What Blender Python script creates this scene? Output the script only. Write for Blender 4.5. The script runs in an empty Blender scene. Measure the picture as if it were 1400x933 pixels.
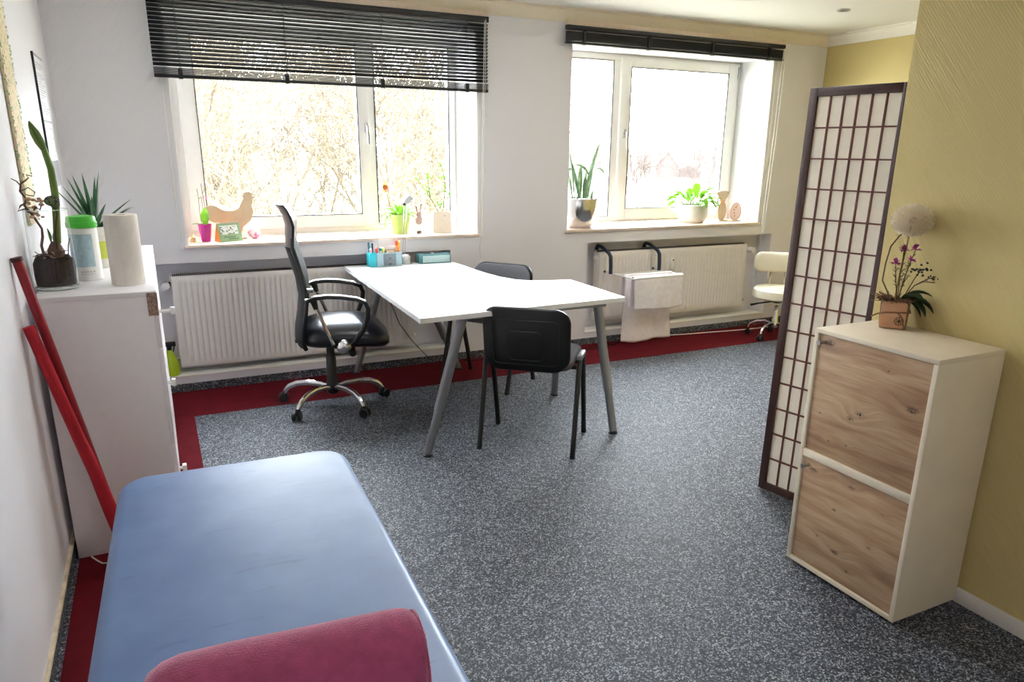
import bpy, bmesh, math, random
from mathutils import Vector, Matrix, Quaternion

scene = bpy.context.scene
COL = scene.collection
PI = math.pi

# ------------------------------------------------------------------ camera
cam_data = bpy.data.cameras.new('camera')
cam = bpy.data.objects.new('camera', cam_data)
COL.objects.link(cam)
cR = Vector((0.90099035, -0.43373787, 0.00937326))
cU = Vector((0.11421746, 0.25799285, 0.9593717))
cF = Vector((0.41853407, 0.86331405, -0.28198951))
m = Matrix.Identity(4)
for i in range(3):
    m[i][0] = cR[i]; m[i][1] = cU[i]; m[i][2] = -cF[i]
m[2][3] = 1.5
cam.matrix_world = m
cam_data.sensor_width = 36.0
cam_data.lens = 996.0 / 1400.0 * 36.0
cam_data.shift_y = 35.0 / 1400.0
cam_data.clip_start = 0.02
cam_data.clip_end = 2000
scene.camera = cam

# ------------------------------------------------------------------ world
world = bpy.data.worlds.new('world')
scene.world = world
world.use_nodes = True
wn = world.node_tree
bg = wn.nodes['Background']
tc = wn.nodes.new('ShaderNodeTexCoord')
sep = wn.nodes.new('ShaderNodeSeparateXYZ')
ramp = wn.nodes.new('ShaderNodeValToRGB')
wn.links.new(tc.outputs['Generated'], sep.inputs[0])
wn.links.new(sep.outputs['Z'], ramp.inputs[0])
ramp.color_ramp.elements[0].position = 0.0
ramp.color_ramp.elements[0].color = (0.90, 0.95, 1.0, 1)
ramp.color_ramp.elements[1].position = 1.0
ramp.color_ramp.elements[1].color = (0.80, 0.91, 1.0, 1)
wn.links.new(ramp.outputs[0], bg.inputs['Color'])
bg.inputs['Strength'].default_value = 44.0

# ------------------------------------------------------------------ exposure
vs = scene.view_settings
scene.display_settings.display_device = 'sRGB'
vs.view_transform = 'Standard'
vs.look = 'None'
vs.gamma = 1.0
vs.use_curve_mapping = False
vs.exposure = 0.18
try:
    scene.cycles.use_denoising = True
    scene.cycles.max_bounces = 14
    scene.cycles.diffuse_bounces = 8
    scene.cycles.transparent_max_bounces = 24
except Exception:
    pass

# ------------------------------------------------------------------ materials
MATS = {}


def lin(c):
    return tuple((x / 12.92 if x <= 0.04045 else ((x + 0.055) / 1.055) ** 2.4) for x in c)


def rgb(r, g, b):
    return lin((r / 255, g / 255, b / 255))


class NT:
    """small helper round a node tree"""
    def __init__(self, name):
        self.m = bpy.data.materials.new(name)
        self.m.use_nodes = True
        self.t = self.m.node_tree
        self.b = self.t.nodes['Principled BSDF']
        self.out = self.t.nodes['Material Output']

    def n(self, typ, **kw):
        nd = self.t.nodes.new(typ)
        for k, v in kw.items():
            setattr(nd, k, v)
        return nd

    def l(self, a, b):
        self.t.links.new(a, b)

    def coords(self, scale=(1, 1, 1), kind='Object', rot=(0, 0, 0)):
        tcn = self.n('ShaderNodeTexCoord')
        mp = self.n('ShaderNodeMapping')
        mp.inputs['Scale'].default_value = scale
        mp.inputs['Rotation'].default_value = rot
        self.l(tcn.outputs[kind], mp.inputs[0])
        return mp.outputs[0]

    def ramp(self, src, stops):
        r = self.n('ShaderNodeValToRGB')
        el = r.color_ramp.elements
        while len(el) < len(stops):
            el.new(0.5)
        for e, (p, c) in zip(el, stops):
            e.position = p
            e.color = (c[0], c[1], c[2], 1)
        self.l(src, r.inputs[0])
        return r.outputs[0]

    def bump(self, src, strength=0.2, dist=0.002):
        bn = self.n('ShaderNodeBump')
        bn.inputs['Strength'].default_value = strength
        bn.inputs['Distance'].default_value = dist
        self.l(src, bn.inputs['Height'])
        self.l(bn.outputs[0], self.b.inputs['Normal'])


def mat(name, color, rough=0.5, metal=0.0, noise=0.04, nscale=30, bump=0.0, bscale=200, spec=0.5, coat=0.0, sheen=0.0):
    """plain procedural material: base colour varied slightly by noise, optional fine bump"""
    if name in MATS:
        return MATS[name]
    t = NT(name)
    t.b.inputs['Roughness'].default_value = rough
    t.b.inputs['Metallic'].default_value = metal
    t.b.inputs['Specular IOR Level'].default_value = spec
    t.b.inputs['Coat Weight'].default_value = coat
    if sheen:
        t.b.inputs['Sheen Weight'].default_value = sheen
    co = t.coords()
    nz = t.n('ShaderNodeTexNoise')
    nz.inputs['Scale'].default_value = nscale
    nz.inputs['Detail'].default_value = 3
    t.l(co, nz.inputs['Vector'])
    lo = [max(0, c * (1 - noise)) for c in color]
    hi = [min(1, c * (1 + noise)) for c in color]
    t.l(t.ramp(nz.outputs['Fac'], [(0.3, lo), (0.7, hi)]), t.b.inputs['Base Color'])
    if bump:
        n2 = t.n('ShaderNodeTexNoise')
        n2.inputs['Scale'].default_value = bscale
        t.l(co, n2.inputs['Vector'])
        t.bump(n2.outputs['Fac'], bump, 0.002)
    MATS[name] = t.m
    return t.m


def wallpaper(name, color, strength=0.28):
    """embossed textile wallpaper: fine diagonal weave"""
    t = NT(name)
    t.b.inputs['Roughness'].default_value = 0.65
    t.b.inputs['Specular IOR Level'].default_value = 0.3
    co = t.coords()
    sx = t.n('ShaderNodeSeparateXYZ')
    t.l(co, sx.inputs[0])
    add = t.n('ShaderNodeMath', operation='ADD')
    t.l(sx.outputs[0], add.inputs[0]); t.l(sx.outputs[1], add.inputs[1])
    cm = t.n('ShaderNodeCombineXYZ')
    t.l(add.outputs[0], cm.inputs[0]); t.l(sx.outputs[2], cm.inputs[1])
    mp = t.n('ShaderNodeMapping')
    mp.inputs['Rotation'].default_value = (0, 0, math.radians(38))
    t.l(cm.outputs[0], mp.inputs[0])
    w = t.n('ShaderNodeTexWave')
    w.inputs['Scale'].default_value = 36
    w.inputs['Distortion'].default_value = 0.2
    w.inputs['Detail'].default_value = 1
    w.inputs['Detail Scale'].default_value = 3
    t.l(mp.outputs[0], w.inputs['Vector'])
    nz = t.n('ShaderNodeTexNoise'); nz.inputs['Scale'].default_value = 1.6
    t.l(co, nz.inputs['Vector'])
    t.l(t.ramp(nz.outputs['Fac'], [(0.3, [c * 0.96 for c in color]), (0.7, color)]), t.b.inputs['Base Color'])
    t.bump(w.outputs['Fac'], strength, 0.003)
    MATS[name] = t.m
    return t.m


def carpet_mat():
    t = NT('speckled_carpet')
    t.b.inputs['Roughness'].default_value = 0.62
    t.b.inputs['Specular IOR Level'].default_value = 0.40
    co = t.coords()
    cols = []
    v = t.n('ShaderNodeTexVoronoi'); v.inputs['Scale'].default_value = 215
    t.l(co, v.inputs['Vector'])
    s = t.n('ShaderNodeSeparateColor'); t.l(v.outputs['Color'], s.inputs[0])
    speck = t.ramp(s.outputs[0], [(0.0, rgb(11, 12, 15)), (0.28, rgb(32, 35, 42)), (0.5, rgb(62, 66, 76)), (0.75, rgb(99, 103, 112)), (1.0, rgb(176, 178, 182))])
    nz = t.n('ShaderNodeTexNoise'); nz.inputs['Scale'].default_value = 22; nz.inputs['Detail'].default_value = 4
    t.l(co, nz.inputs['Vector'])
    blot = t.ramp(nz.outputs['Fac'], [(0.3, (0.72, 0.75, 0.8)), (0.7, (1.12, 1.12, 1.12))])
    mx = t.n('ShaderNodeMix', data_type='RGBA', blend_type='MULTIPLY')
    mx.inputs['Factor'].default_value = 1
    t.l(speck, mx.inputs[6]); t.l(blot, mx.inputs[7])
    t.l(mx.outputs[2], t.b.inputs['Base Color'])
    t.bump(s.outputs[1], 0.6, 0.004)
    MATS['carpet'] = t.m
    return t.m


def vinyl_mat():
    t = NT('blue_vinyl')
    t.b.inputs['Roughness'].default_value = 0.42
    t.b.inputs['Specular IOR Level'].default_value = 0.85
    co = t.coords()
    nz = t.n('ShaderNodeTexNoise'); nz.inputs['Scale'].default_value = 7; nz.inputs['Detail'].default_value = 4
    t.l(co, nz.inputs['Vector'])
    base = t.ramp(nz.outputs['Fac'], [(0.3, rgb(82, 114, 164)), (0.7, rgb(98, 130, 178))])
    # fine crease marks of use
    co2 = t.coords((3, 22, 3), rot=(0, 0, 0.5))
    cr = t.n('ShaderNodeTexNoise'); cr.inputs['Scale'].default_value = 3; cr.inputs['Detail'].default_value = 5
    t.l(co2, cr.inputs['Vector'])
    crk = t.ramp(cr.outputs['Fac'], [(0.28, (0.82, 0.82, 0.84)), (0.36, (1, 1, 1))])
    mx = t.n('ShaderNodeMix', data_type='RGBA', blend_type='MULTIPLY'); mx.inputs['Factor'].default_value = 1
    t.l(base, mx.inputs[6]); t.l(crk, mx.inputs[7])
    t.l(mx.outputs[2], t.b.inputs['Base Color'])
    v = t.n('ShaderNodeTexVoronoi'); v.inputs['Scale'].default_value = 420
    t.l(co, v.inputs['Vector'])
    t.bump(v.outputs['Distance'], 0.07, 0.001)
    MATS['vinyl'] = t.m
    return t.m


def oak_mat(name, knots, seed):
    """knotty oak front, grain along local Y; knots = (y, z, size) in local metres"""
    t = NT(name)
    t.b.inputs['Roughness'].default_value = 0.5
    co = t.coords()
    dist_sum = None
    # knots bend the grain
    geo = t.n('ShaderNodeSeparateXYZ'); t.l(co, geo.inputs[0])
    dark = None
    warp = None
    for (ky, kz, ks) in knots:
        sub = t.n('ShaderNodeVectorMath', operation='SUBTRACT'); sub.inputs[1].default_value = (0, ky, kz)
        t.l(co, sub.inputs[0])
        mu = t.n('ShaderNodeVectorMath', operation='MULTIPLY'); mu.inputs[1].default_value = (0, 1 / (ks * 1.9), 1 / ks)
        t.l(sub.outputs[0], mu.inputs[0])
        ln = t.n('ShaderNodeVectorMath', operation='LENGTH'); t.l(mu.outputs[0], ln.inputs[0])
        g = t.n('ShaderNodeMapRange'); g.interpolation_type = 'SMOOTHSTEP'
        g.inputs['From Min'].default_value = 1.0; g.inputs['From Max'].default_value = 0.25
        g.inputs['To Min'].default_value = 0; g.inputs['To Max'].default_value = 1
        t.l(ln.outputs['Value'], g.inputs['Value'])
        w = t.n('ShaderNodeMapRange'); w.interpolation_type = 'SMOOTHSTEP'
        w.inputs['From Min'].default_value = 4.5; w.inputs['From Max'].default_value = 0.0
        w.inputs['To Min'].default_value = 0; w.inputs['To Max'].default_value = ks * 2.2
        t.l(ln.outputs['Value'], w.inputs['Value'])
        if dark is None:
            dark, warp = g.outputs[0], w.outputs[0]
        else:
            a = t.n('ShaderNodeMath', operation='MAXIMUM'); t.l(dark, a.inputs[0]); t.l(g.outputs[0], a.inputs[1]); dark = a.outputs[0]
            a = t.n('ShaderNodeMath', operation='ADD'); t.l(warp, a.inputs[0]); t.l(w.outputs[0], a.inputs[1]); warp = a.outputs[0]
    zz = t.n('ShaderNodeMath', operation='ADD'); t.l(geo.outputs[2], zz.inputs[0]); t.l(warp, zz.inputs[1])
    cm = t.n('ShaderNodeCombineXYZ'); t.l(geo.outputs[1], cm.inputs[0]); t.l(zz.outputs[0], cm.inputs[1]); cm.inputs[2].default_value = seed
    mp = t.n('ShaderNodeMapping'); mp.inputs['Scale'].default_value = (2.2, 20, 1); t.l(cm.outputs[0], mp.inputs[0])
    n1 = t.n('ShaderNodeTexNoise'); n1.inputs['Scale'].default_value = 1.0; n1.inputs['Detail'].default_value = 6; n1.inputs['Roughness'].default_value = 0.6
    t.l(mp.outputs[0], n1.inputs['Vector'])
    base = t.ramp(n1.outputs['Fac'], [(0.28, rgb(150, 114, 86)), (0.45, rgb(186, 152, 118)), (0.6, rgb(208, 178, 144)), (0.75, rgb(194, 162, 128))])
    mp2 = t.n('ShaderNodeMapping'); mp2.inputs['Scale'].default_value = (8, 260, 1); t.l(cm.outputs[0], mp2.inputs[0])
    n2 = t.n('ShaderNodeTexNoise'); n2.inputs['Scale'].default_value = 1.0; n2.inputs['Detail'].default_value = 3; t.l(mp2.outputs[0], n2.inputs['Vector'])
    fine = t.ramp(n2.outputs['Fac'], [(0.35, (0.86, 0.84, 0.82)), (0.6, (1, 1, 1))])
    mx = t.n('ShaderNodeMix', data_type='RGBA', blend_type='MULTIPLY'); mx.inputs['Factor'].default_value = 1
    t.l(base, mx.inputs[6]); t.l(fine, mx.inputs[7])
    n3 = t.n('ShaderNodeTexNoise'); n3.inputs['Scale'].default_value = 160; t.l(co, n3.inputs['Vector'])
    dk = t.n('ShaderNodeMath', operation='MULTIPLY'); t.l(dark, dk.inputs[0])
    rr = t.n('ShaderNodeMapRange'); rr.inputs['From Min'].default_value = 0.35; rr.inputs['From Max'].default_value = 0.6; t.l(n3.outputs['Fac'], rr.inputs['Value'])
    t.l(rr.outputs[0], dk.inputs[1])
    mk = t.n('ShaderNodeMix', data_type='RGBA'); t.l(dk.outputs[0], mk.inputs[0]); t.l(mx.outputs[2], mk.inputs[6]); mk.inputs[7].default_value = (*rgb(58, 40, 32), 1)
    t.l(mk.outputs[2], t.b.inputs['Base Color'])
    MATS[name] = t.m
    return t.m


def glass_mat(name, tint=(1, 1, 1), gloss=0.06):
    """thin clear pane or vessel wall: lets light straight through with a Fresnel sheen"""
    t = NT(name)
    t.t.nodes.remove(t.b)
    tr = t.n('ShaderNodeBsdfTransparent'); tr.inputs[0].default_value = (*tint, 1)
    gl = t.n('ShaderNodeBsdfGlossy'); gl.inputs['Roughness'].default_value = 0.02
    lw = t.n('ShaderNodeLayerWeight'); lw.inputs[0].default_value = 0.5
    mx = t.n('ShaderNodeMixShader')
    pw = t.n('ShaderNodeMath', operation='POWER'); pw.inputs[1].default_value = 3.0
    t.l(lw.outputs['Facing'], pw.inputs[0])
    ml = t.n('ShaderNodeMath', operation='MULTIPLY_ADD'); ml.inputs[1].default_value = 0.7; ml.inputs[2].default_value = 0.05
    t.l(pw.outputs[0], ml.inputs[0])
    t.l(ml.outputs[0], mx.inputs[0]); t.l(tr.outputs[0], mx.inputs[1]); t.l(gl.outputs[0], mx.inputs[2])
    t.l(mx.outputs[0], t.out.inputs[0])
    MATS[name] = t.m
    return t.m


def thin_mat(name, color, trans=0.5, rough=0.6, noise=0.1):
    """leaf, paper or cloth that lets some light through"""
    if name in MATS:
        return MATS[name]
    t = NT(name)
    t.b.inputs['Roughness'].default_value = rough
    co = t.coords()
    nz = t.n('ShaderNodeTexNoise'); nz.inputs['Scale'].default_value = 25
    t.l(co, nz.inputs['Vector'])
    c = t.ramp(nz.outputs['Fac'], [(0.3, [x * (1 - noise) for x in color]), (0.7, [min(1, x * (1 + noise)) for x in color])])
    t.l(c, t.b.inputs['Base Color'])
    tl = t.n('ShaderNodeBsdfTranslucent'); t.l(c, tl.inputs[0])
    mx = t.n('ShaderNodeMixShader'); mx.inputs[0].default_value = trans
    t.l(t.b.outputs[0], mx.inputs[1]); t.l(tl.outputs[0], mx.inputs[2]); t.l(mx.outputs[0], t.out.inputs[0])
    MATS[name] = t.m
    return t.m


def speckle_mat(name, base, fleck, scale=120, cut=0.6, rough=0.7):
    t = NT(name)
    t.b.inputs['Roughness'].default_value = rough
    co = t.coords()
    nz = t.n('ShaderNodeTexNoise'); nz.inputs['Scale'].default_value = scale; nz.inputs['Detail'].default_value = 2
    t.l(co, nz.inputs['Vector'])
    t.l(t.ramp(nz.outputs['Fac'], [(cut - 0.03, base), (cut + 0.03, fleck)]), t.b.inputs['Base Color'])
    MATS[name] = t.m
    return t.m


M_WHITE_WALL = wallpaper('white_textile_wallpaper', rgb(233, 232, 237))
M_OLIVE = wallpaper('olive_textile_wallpaper', rgb(202, 184, 126), 0.22)
M_CEIL = mat('ceiling_paint', rgb(236, 234, 233), 0.8, noise=0.01)
M_PLASTER = mat('reveal_plaster', rgb(240, 238, 232), 0.7, noise=0.02)
M_COVE = mat('cornice_paint', rgb(232, 222, 202), 0.7, noise=0.02)
M_CARPET = carpet_mat()
M_RED = mat('red_carpet', rgb(90, 17, 25), 0.95, noise=0.14, nscale=14, bump=0.4, bscale=500, spec=0.1)
M_PVC = mat('white_window_pvc', rgb(240, 238, 234), 0.35, noise=0.01)
M_GASKET = mat('window_gasket', rgb(40, 40, 44), 0.6)
M_GLASS = glass_mat('window_glass')
M_SILL = mat('pale_stone_sill', rgb(226, 206, 190), 0.3, noise=0.08, nscale=14)
M_BLIND = mat('black_blind_metal', rgb(13, 14, 20), 0.45, noise=0.05)
M_CORD = mat('cord', rgb(205, 200, 192), 0.8)
M_RAD = mat('radiator_enamel', rgb(240, 236, 232), 0.4, noise=0.02)
M_GRILLE = mat('radiator_grille', rgb(84, 80, 76), 0.5)
M_WPLASTIC = mat('white_plastic', rgb(238, 238, 236), 0.4, noise=0.01)
M_BPLASTIC = mat('black_plastic', rgb(12, 13, 15), 0.45, noise=0.1)
M_CHROME = mat('chrome', (0.78, 0.78, 0.78), 0.12, 1.0, noise=0.01)
M_STEEL = mat('brushed_steel', (0.55, 0.55, 0.55), 0.3, 1.0, noise=0.04)
M_GREYMETAL = mat('grey_painted_steel', rgb(150, 152, 156), 0.38, 0.6, noise=0.03)
M_DESK = mat('white_desk_laminate', rgb(244, 244, 244), 0.32, noise=0.01)
M_LAM = mat('white_cabinet_laminate', rgb(246, 244, 248), 0.35, noise=0.015)
M_CREAM = mat('cream_cabinet_laminate', rgb(242, 230, 206), 0.5, noise=0.03, nscale=10)
M_BLACKFAB = mat('black_fabric', rgb(40, 41, 45), 0.95, noise=0.3, nscale=500, bump=0.4, bscale=700, spec=0.1)
M_GREYFAB = mat('charcoal_fabric', rgb(98, 98, 102), 0.95, noise=0.4, nscale=420, bump=0.4, bscale=700, spec=0.1)
M_BLEATHER = mat('black_leatherette', rgb(22, 23, 30), 0.28, noise=0.05, bump=0.12, bscale=300)
M_CREAMVINYL = mat('cream_vinyl', rgb(236, 228, 206), 0.35, noise=0.02)
M_VINYL = vinyl_mat()
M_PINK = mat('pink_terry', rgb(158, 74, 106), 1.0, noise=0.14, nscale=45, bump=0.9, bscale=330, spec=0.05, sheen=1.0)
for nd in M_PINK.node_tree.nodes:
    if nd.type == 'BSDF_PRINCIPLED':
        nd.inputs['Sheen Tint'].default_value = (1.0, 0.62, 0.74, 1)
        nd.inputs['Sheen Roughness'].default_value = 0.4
M_DARKWOOD = mat('dark_mahogany', rgb(58, 33, 29), 0.42, noise=0.25, nscale=20)
M_BARWOOD = mat('red_brown_bar_wood', rgb(86, 36, 28), 0.45, noise=0.25, nscale=20)
M_PAPER = thin_mat('screen_paper', rgb(242, 239, 233), 0.66, 0.8, 0.02)
M_REDPOLE = mat('red_lacquer', rgb(140, 16, 32), 0.45, noise=0.1)
M_REDCLOTH = mat('red_cloth', rgb(166, 24, 38), 0.85, noise=0.1)
M_DARKRED = mat('dark_red_cap', rgb(60, 16, 22), 0.5)
M_TOWEL = mat('white_towel', rgb(242, 236, 238), 0.95, noise=0.05, bump=0.5, bscale=350, spec=0.1)
M_NAVY = mat('navy_plastic', rgb(22, 36, 62), 0.4)
M_WOODPLY = mat('pale_plywood', rgb(192, 172, 142), 0.6, noise=0.08, nscale=12)
M_SOIL = mat('dark_soil', rgb(42, 34, 30), 1.0, noise=0.6, nscale=90, bump=0.8, bscale=120)
M_TWIG = mat('brown_twig', rgb(88, 66, 52), 0.8, noise=0.2)
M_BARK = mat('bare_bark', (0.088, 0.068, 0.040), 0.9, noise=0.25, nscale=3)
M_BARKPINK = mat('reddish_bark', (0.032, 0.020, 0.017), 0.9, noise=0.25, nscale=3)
M_LEAF = thin_mat('fresh_leaf', rgb(104, 160, 36), 0.22, 0.45, 0.25)
M_LEAFDARK = thin_mat('deep_leaf', rgb(46, 84, 52), 0.25, 0.45, 0.3)
M_LEAFMID = thin_mat('mid_leaf', rgb(84, 122, 52), 0.2, 0.45, 0.25)
M_SNAKE = thin_mat('grey_green_leaf', rgb(84, 104, 72), 0.25, 0.45, 0.35)
M_STALK = thin_mat('green_stalk', rgb(110, 138, 62), 0.25, 0.5, 0.15)
M_MAGENTA = mat('magenta_glaze', rgb(170, 18, 122), 0.2, noise=0.05, coat=0.4)
M_LIME = mat('lime_glaze', rgb(196, 220, 120), 0.3, noise=0.04)
M_SILVERPOT = mat('silver_glaze', (0.72, 0.70, 0.68), 0.16, 1.0, noise=0.04)
M_WCERAMIC = mat('white_ceramic', rgb(240, 236, 230), 0.35, noise=0.02)


# ------------------------------------------------------------------ geometry helper
class G:
    def __init__(self):
        self.bm = bmesh.new()

    def box(self, x0, x1, y0, y1, z0, z1, bev=0.0, seg=2):
        bm = self.bm
        v = [bm.verts.new((x, y, z)) for z in (z0, z1) for y in (y0, y1) for x in (x0, x1)]
        fs = [bm.faces.new([v[i] for i in q]) for q in ((0, 2, 3, 1), (4, 5, 7, 6), (0, 1, 5, 4), (2, 6, 7, 3), (0, 4, 6, 2), (1, 3, 7, 5))]
        if bev:
            es = list({e for f in fs for e in f.edges})
            bmesh.ops.bevel(bm, geom=es, offset=bev, segments=seg, profile=0.5, affect='EDGES')
        return self

    def obox(self, c, ax, ay, az, hx, hy, hz, bev=0.0):
        """box round centre c with unit axes"""
        n0 = len(self.bm.verts)
        self.box(-hx, hx, -hy, hy, -hz, hz, bev)
        self.bm.verts.ensure_lookup_table()
        ax, ay, az = Vector(ax).normalized(), Vector(ay).normalized(), Vector(az).normalized()
        c = Vector(c)
        for vv in self.bm.verts[n0:]:
            p = vv.co.copy()
            vv.co = c + ax * p.x + ay * p.y + az * p.z
        return self

    def tube(self, pts, r, n=8, r2=None, closed=False, side=None):
        """tube along pts; r scalar or list; r2 gives an oval section (r along 'side')"""
        bm = self.bm
        P = [Vector(p) for p in pts]
        k = len(P)
        R = r if isinstance(r, (list, tuple)) else [r] * k
        R2 = R if r2 is None else (r2 if isinstance(r2, (list, tuple)) else [r2] * k)
        T = []
        for i in range(k):
            if closed:
                d = P[(i + 1) % k] - P[(i - 1) % k]
            else:
                d = P[min(i + 1, k - 1)] - P[max(i - 1, 0)]
            T.append(d.normalized() if d.length > 1e-9 else Vector((0, 0, 1)))
        a = Vector(side) if side is not None else (Vector((0, 0, 1)) if abs(T[0].z) < 0.9 else Vector((1, 0, 0)))
        rings = []
        for i in range(k):
            u = (a - T[i] * a.dot(T[i]))
            if u.length < 1e-6:
                u = T[i].orthogonal()
            u.normalize()
            if side is None:
                a = u
            w = T[i].cross(u)
            rings.append([bm.verts.new(P[i] + u * (R[i] * math.cos(2 * PI * j / n)) + w * (R2[i] * math.sin(2 * PI * j / n))) for j in range(n)])
        for i in range(k if closed else k - 1):
            A, B = rings[i], rings[(i + 1) % k]
            for j in range(n):
                bm.faces.new((A[j], A[(j + 1) % n], B[(j + 1) % n], B[j]))
        if not closed:
            if n > 2:
                bm.faces.new(rings[0][::-1]); bm.faces.new(rings[-1])
        return self

    def lathe(self, prof, n=24, c=(0, 0, 0), close=True):
        """profile (r, z) turned about z through c"""
        bm = self.bm
        rings = []
        for (r, z) in prof:
            if r < 1e-5:
                rings.append([bm.verts.new((c[0], c[1], c[2] + z))])
            else:
                rings.append([bm.verts.new((c[0] + r * math.cos(2 * PI * j / n), c[1] + r * math.sin(2 * PI * j / n), c[2] + z)) for j in range(n)])
        for A, B in zip(rings, rings[1:]):
            for j in range(n):
                a0, a1 = A[j % len(A)], A[(j + 1) % len(A)]
                b0, b1 = B[j % len(B)], B[(j + 1) % len(B)]
                f = []
                for q in (a0, a1, b1, b0):
                    if q not in f:
                        f.append(q)
                if len(f) > 2:
                    bm.faces.new(f)
        if close:
            if len(rings[0]) > 1:
                bm.faces.new(rings[0][::-1])
            if len(rings[-1]) > 1:
                bm.faces.new(rings[-1])
        return self

    def loops(self, rings, cap=True):
        """skin between successive closed rings of equal length"""
        bm = self.bm
        V = [[bm.verts.new(p) for p in r] for r in rings]
        n = len(V[0])
        for A, B in zip(V, V[1:]):
            for j in range(n):
                bm.faces.new((A[j], A[(j + 1) % n], B[(j + 1) % n], B[j]))
        if cap:
            bm.faces.new(V[0][::-1]); bm.faces.new(V[-1])
        return self

    def prism(self, outline, a, b, axis='y'):
        """2-D outline given thickness from a to b along an axis"""
        def put(u, v, w):
            return {'y': (u, w, v), 'z': (u, v, w), 'x': (w, u, v)}[axis]
        return self.loops([[put(u, v, a) for u, v in outline], [put(u, v, b) for u, v in outline]])

    def sphere(self, c, r, seg=12, rings=8, s=(1, 1, 1)):
        prof = [(max(0, r * math.sin(PI * i / rings)) * 1.0, -r * math.cos(PI * i / rings)) for i in range(rings + 1)]
        n0 = len(self.bm.verts)
        self.lathe(prof, seg, (0, 0, 0), False)
        self.bm.verts.ensure_lookup_table()
        for v in self.bm.verts[n0:]:
            v.co = Vector((c[0] + v.co.x * s[0], c[1] + v.co.y * s[1], c[2] + v.co.z * s[2]))
        return self

    def grid(self, fn, nu, nv):
        bm = self.bm
        V = [[bm.verts.new(fn(i / nu, j / nv)) for j in range(nv + 1)] for i in range(nu + 1)]
        for i in range(nu):
            for j in range(nv):
                bm.faces.new((V[i][j], V[i + 1][j], V[i + 1][j + 1], V[i][j + 1]))
        return self

    def leaf(self, base, dirv, length, width, droop=0.3, fold=0.15, seg=6, shape='oval', roll=0.0):
        """bent, folded leaf blade"""
        bm = self.bm
        d = Vector(dirv).normalized()
        side = d.cross(Vector((0, 0, 1)))
        if side.length < 1e-3:
            side = Vector((math.cos(roll), math.sin(roll), 0))
        side.normalize()
        p = Vector(base)
        rows = []
        for i in range(seg + 1):
            t = i / seg
            w = width * (math.sin(PI * min(1, t * 0.94 + 0.04)) ** 0.8 if shape == 'oval' else (1 - t) ** 0.7 * min(1, 0.55 + 2 * t))
            up = side.cross(d)
            f = up * (fold * w)
            rows.append([p - side * w * 0.5 + f, p.copy(), p + side * w * 0.5 + f])
            d = (d + Vector((0, 0, -droop / seg))).normalized()
            p = p + d * (length / seg)
        V = [[bm.verts.new(q) for q in r] for r in rows]
        for A, B in zip(V, V[1:]):
            for j in range(2):
                bm.faces.new((A[j], A[j + 1], B[j + 1], B[j]))
        return self

    def move(self, mtx):
        bmesh.ops.transform(self.bm, matrix=mtx, verts=self.bm.verts)
        return self


def rrect(hx, hy, r, n=5, cx=0, cy=0):
    r = max(0.0005, min(r, hx, hy))
    out = []
    for (sx, sy, a0) in ((1, 1, 0), (-1, 1, 90), (-1, -1, 180), (1, -1, 270)):
        for i in range(n + 1):
            a = math.radians(a0 + 90 * i / n)
            out.append((cx + sx * (hx - r) + r * math.cos(a), cy + sy * (hy - r) + r * math.sin(a)))
    return out


def pad(g, hx, hy, rc, z0, z1, edge, n=5, steps=5, dome=0.0, cx=0, cy=0):
    """cushion slab with rounded corners and rounded edges"""
    rings = []
    prof = []
    for i in range(steps + 1):
        a = PI / 2 * i / steps
        prof.append((edge * (1 - math.sin(a)), z0 + edge * (1 - math.cos(a))))
    for i in range(steps + 1):
        a = PI / 2 * i / steps
        prof.append((edge * (1 - math.cos(a)), z1 - edge * (1 - math.sin(a))))
    for ins, z in prof:
        rings.append([(x, y, z) for x, y in rrect(hx - ins, hy - ins, rc - ins, n, cx, cy)])
    if dome:
        for k in (0.75, 0.4):
            rings.append([(cx + (x - cx) * k, cy + (y - cy) * k, z1 + dome * (1 - k)) for x, y in rrect(hx - edge, hy - edge, rc - edge, n, cx, cy)])
    g.loops(rings)
    return g


# ------------------------------------------------------------------ object helpers
def obj(name, g, m, parent=None, sharp=0.6, loc=None):
    bm = g.bm if isinstance(g, G) else g
    bmesh.ops.recalc_face_normals(bm, faces=bm.faces)
    for f in bm.faces:
        f.smooth = True
    for e in bm.edges:
        if len(e.link_faces) == 2 and e.calc_face_angle(0) > sharp:
            e.smooth = False
    me = bpy.data.meshes.new(name)
    bm.to_mesh(me)
    bm.free()
    me.materials.append(m)
    o = bpy.data.objects.new(name, me)
    COL.objects.link(o)
    if parent is not None:
        o.parent = parent
    if loc is not None:
        o.location = loc
    return o


def tag(o, label, cat=None, group=None, kind=None):
    if label:
        o['label'] = label
    if cat:
        o['category'] = cat
    if group:
        o['group'] = group
    if kind:
        o['kind'] = kind
    return o


def thing(name, label, cat, loc=(0, 0, 0), rz=0.0, group=None):
    o = bpy.data.objects.new(name, None)
    o.empty_display_size = 0.05
    COL.objects.link(o)
    o.location = loc
    o.rotation_euler = (0, 0, rz)
    return tag(o, label, cat, group)


def struct(name, g, m, label, cat, parent=None):
    o = obj(name, g, m, parent)
    if parent is None:
        tag(o, label, cat, None, 'structure')
    return o


def children(o):
    return [c for c in COL.objects if c.parent == o]


def copy_tree(o, parent=None):
    c = o.copy()
    COL.objects.link(c)
    if parent is not None:
        c.parent = parent
    for ch in children(o):
        copy_tree(ch, c)
    return c


def inst(src, name, parent, loc, rot=None):
    """another piece sharing the mesh of src"""
    o = bpy.data.objects.new(name, src.data)
    COL.objects.link(o)
    o.parent = parent
    o.location = loc
    if rot:
        o.rotation_euler = rot
    return o


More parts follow.
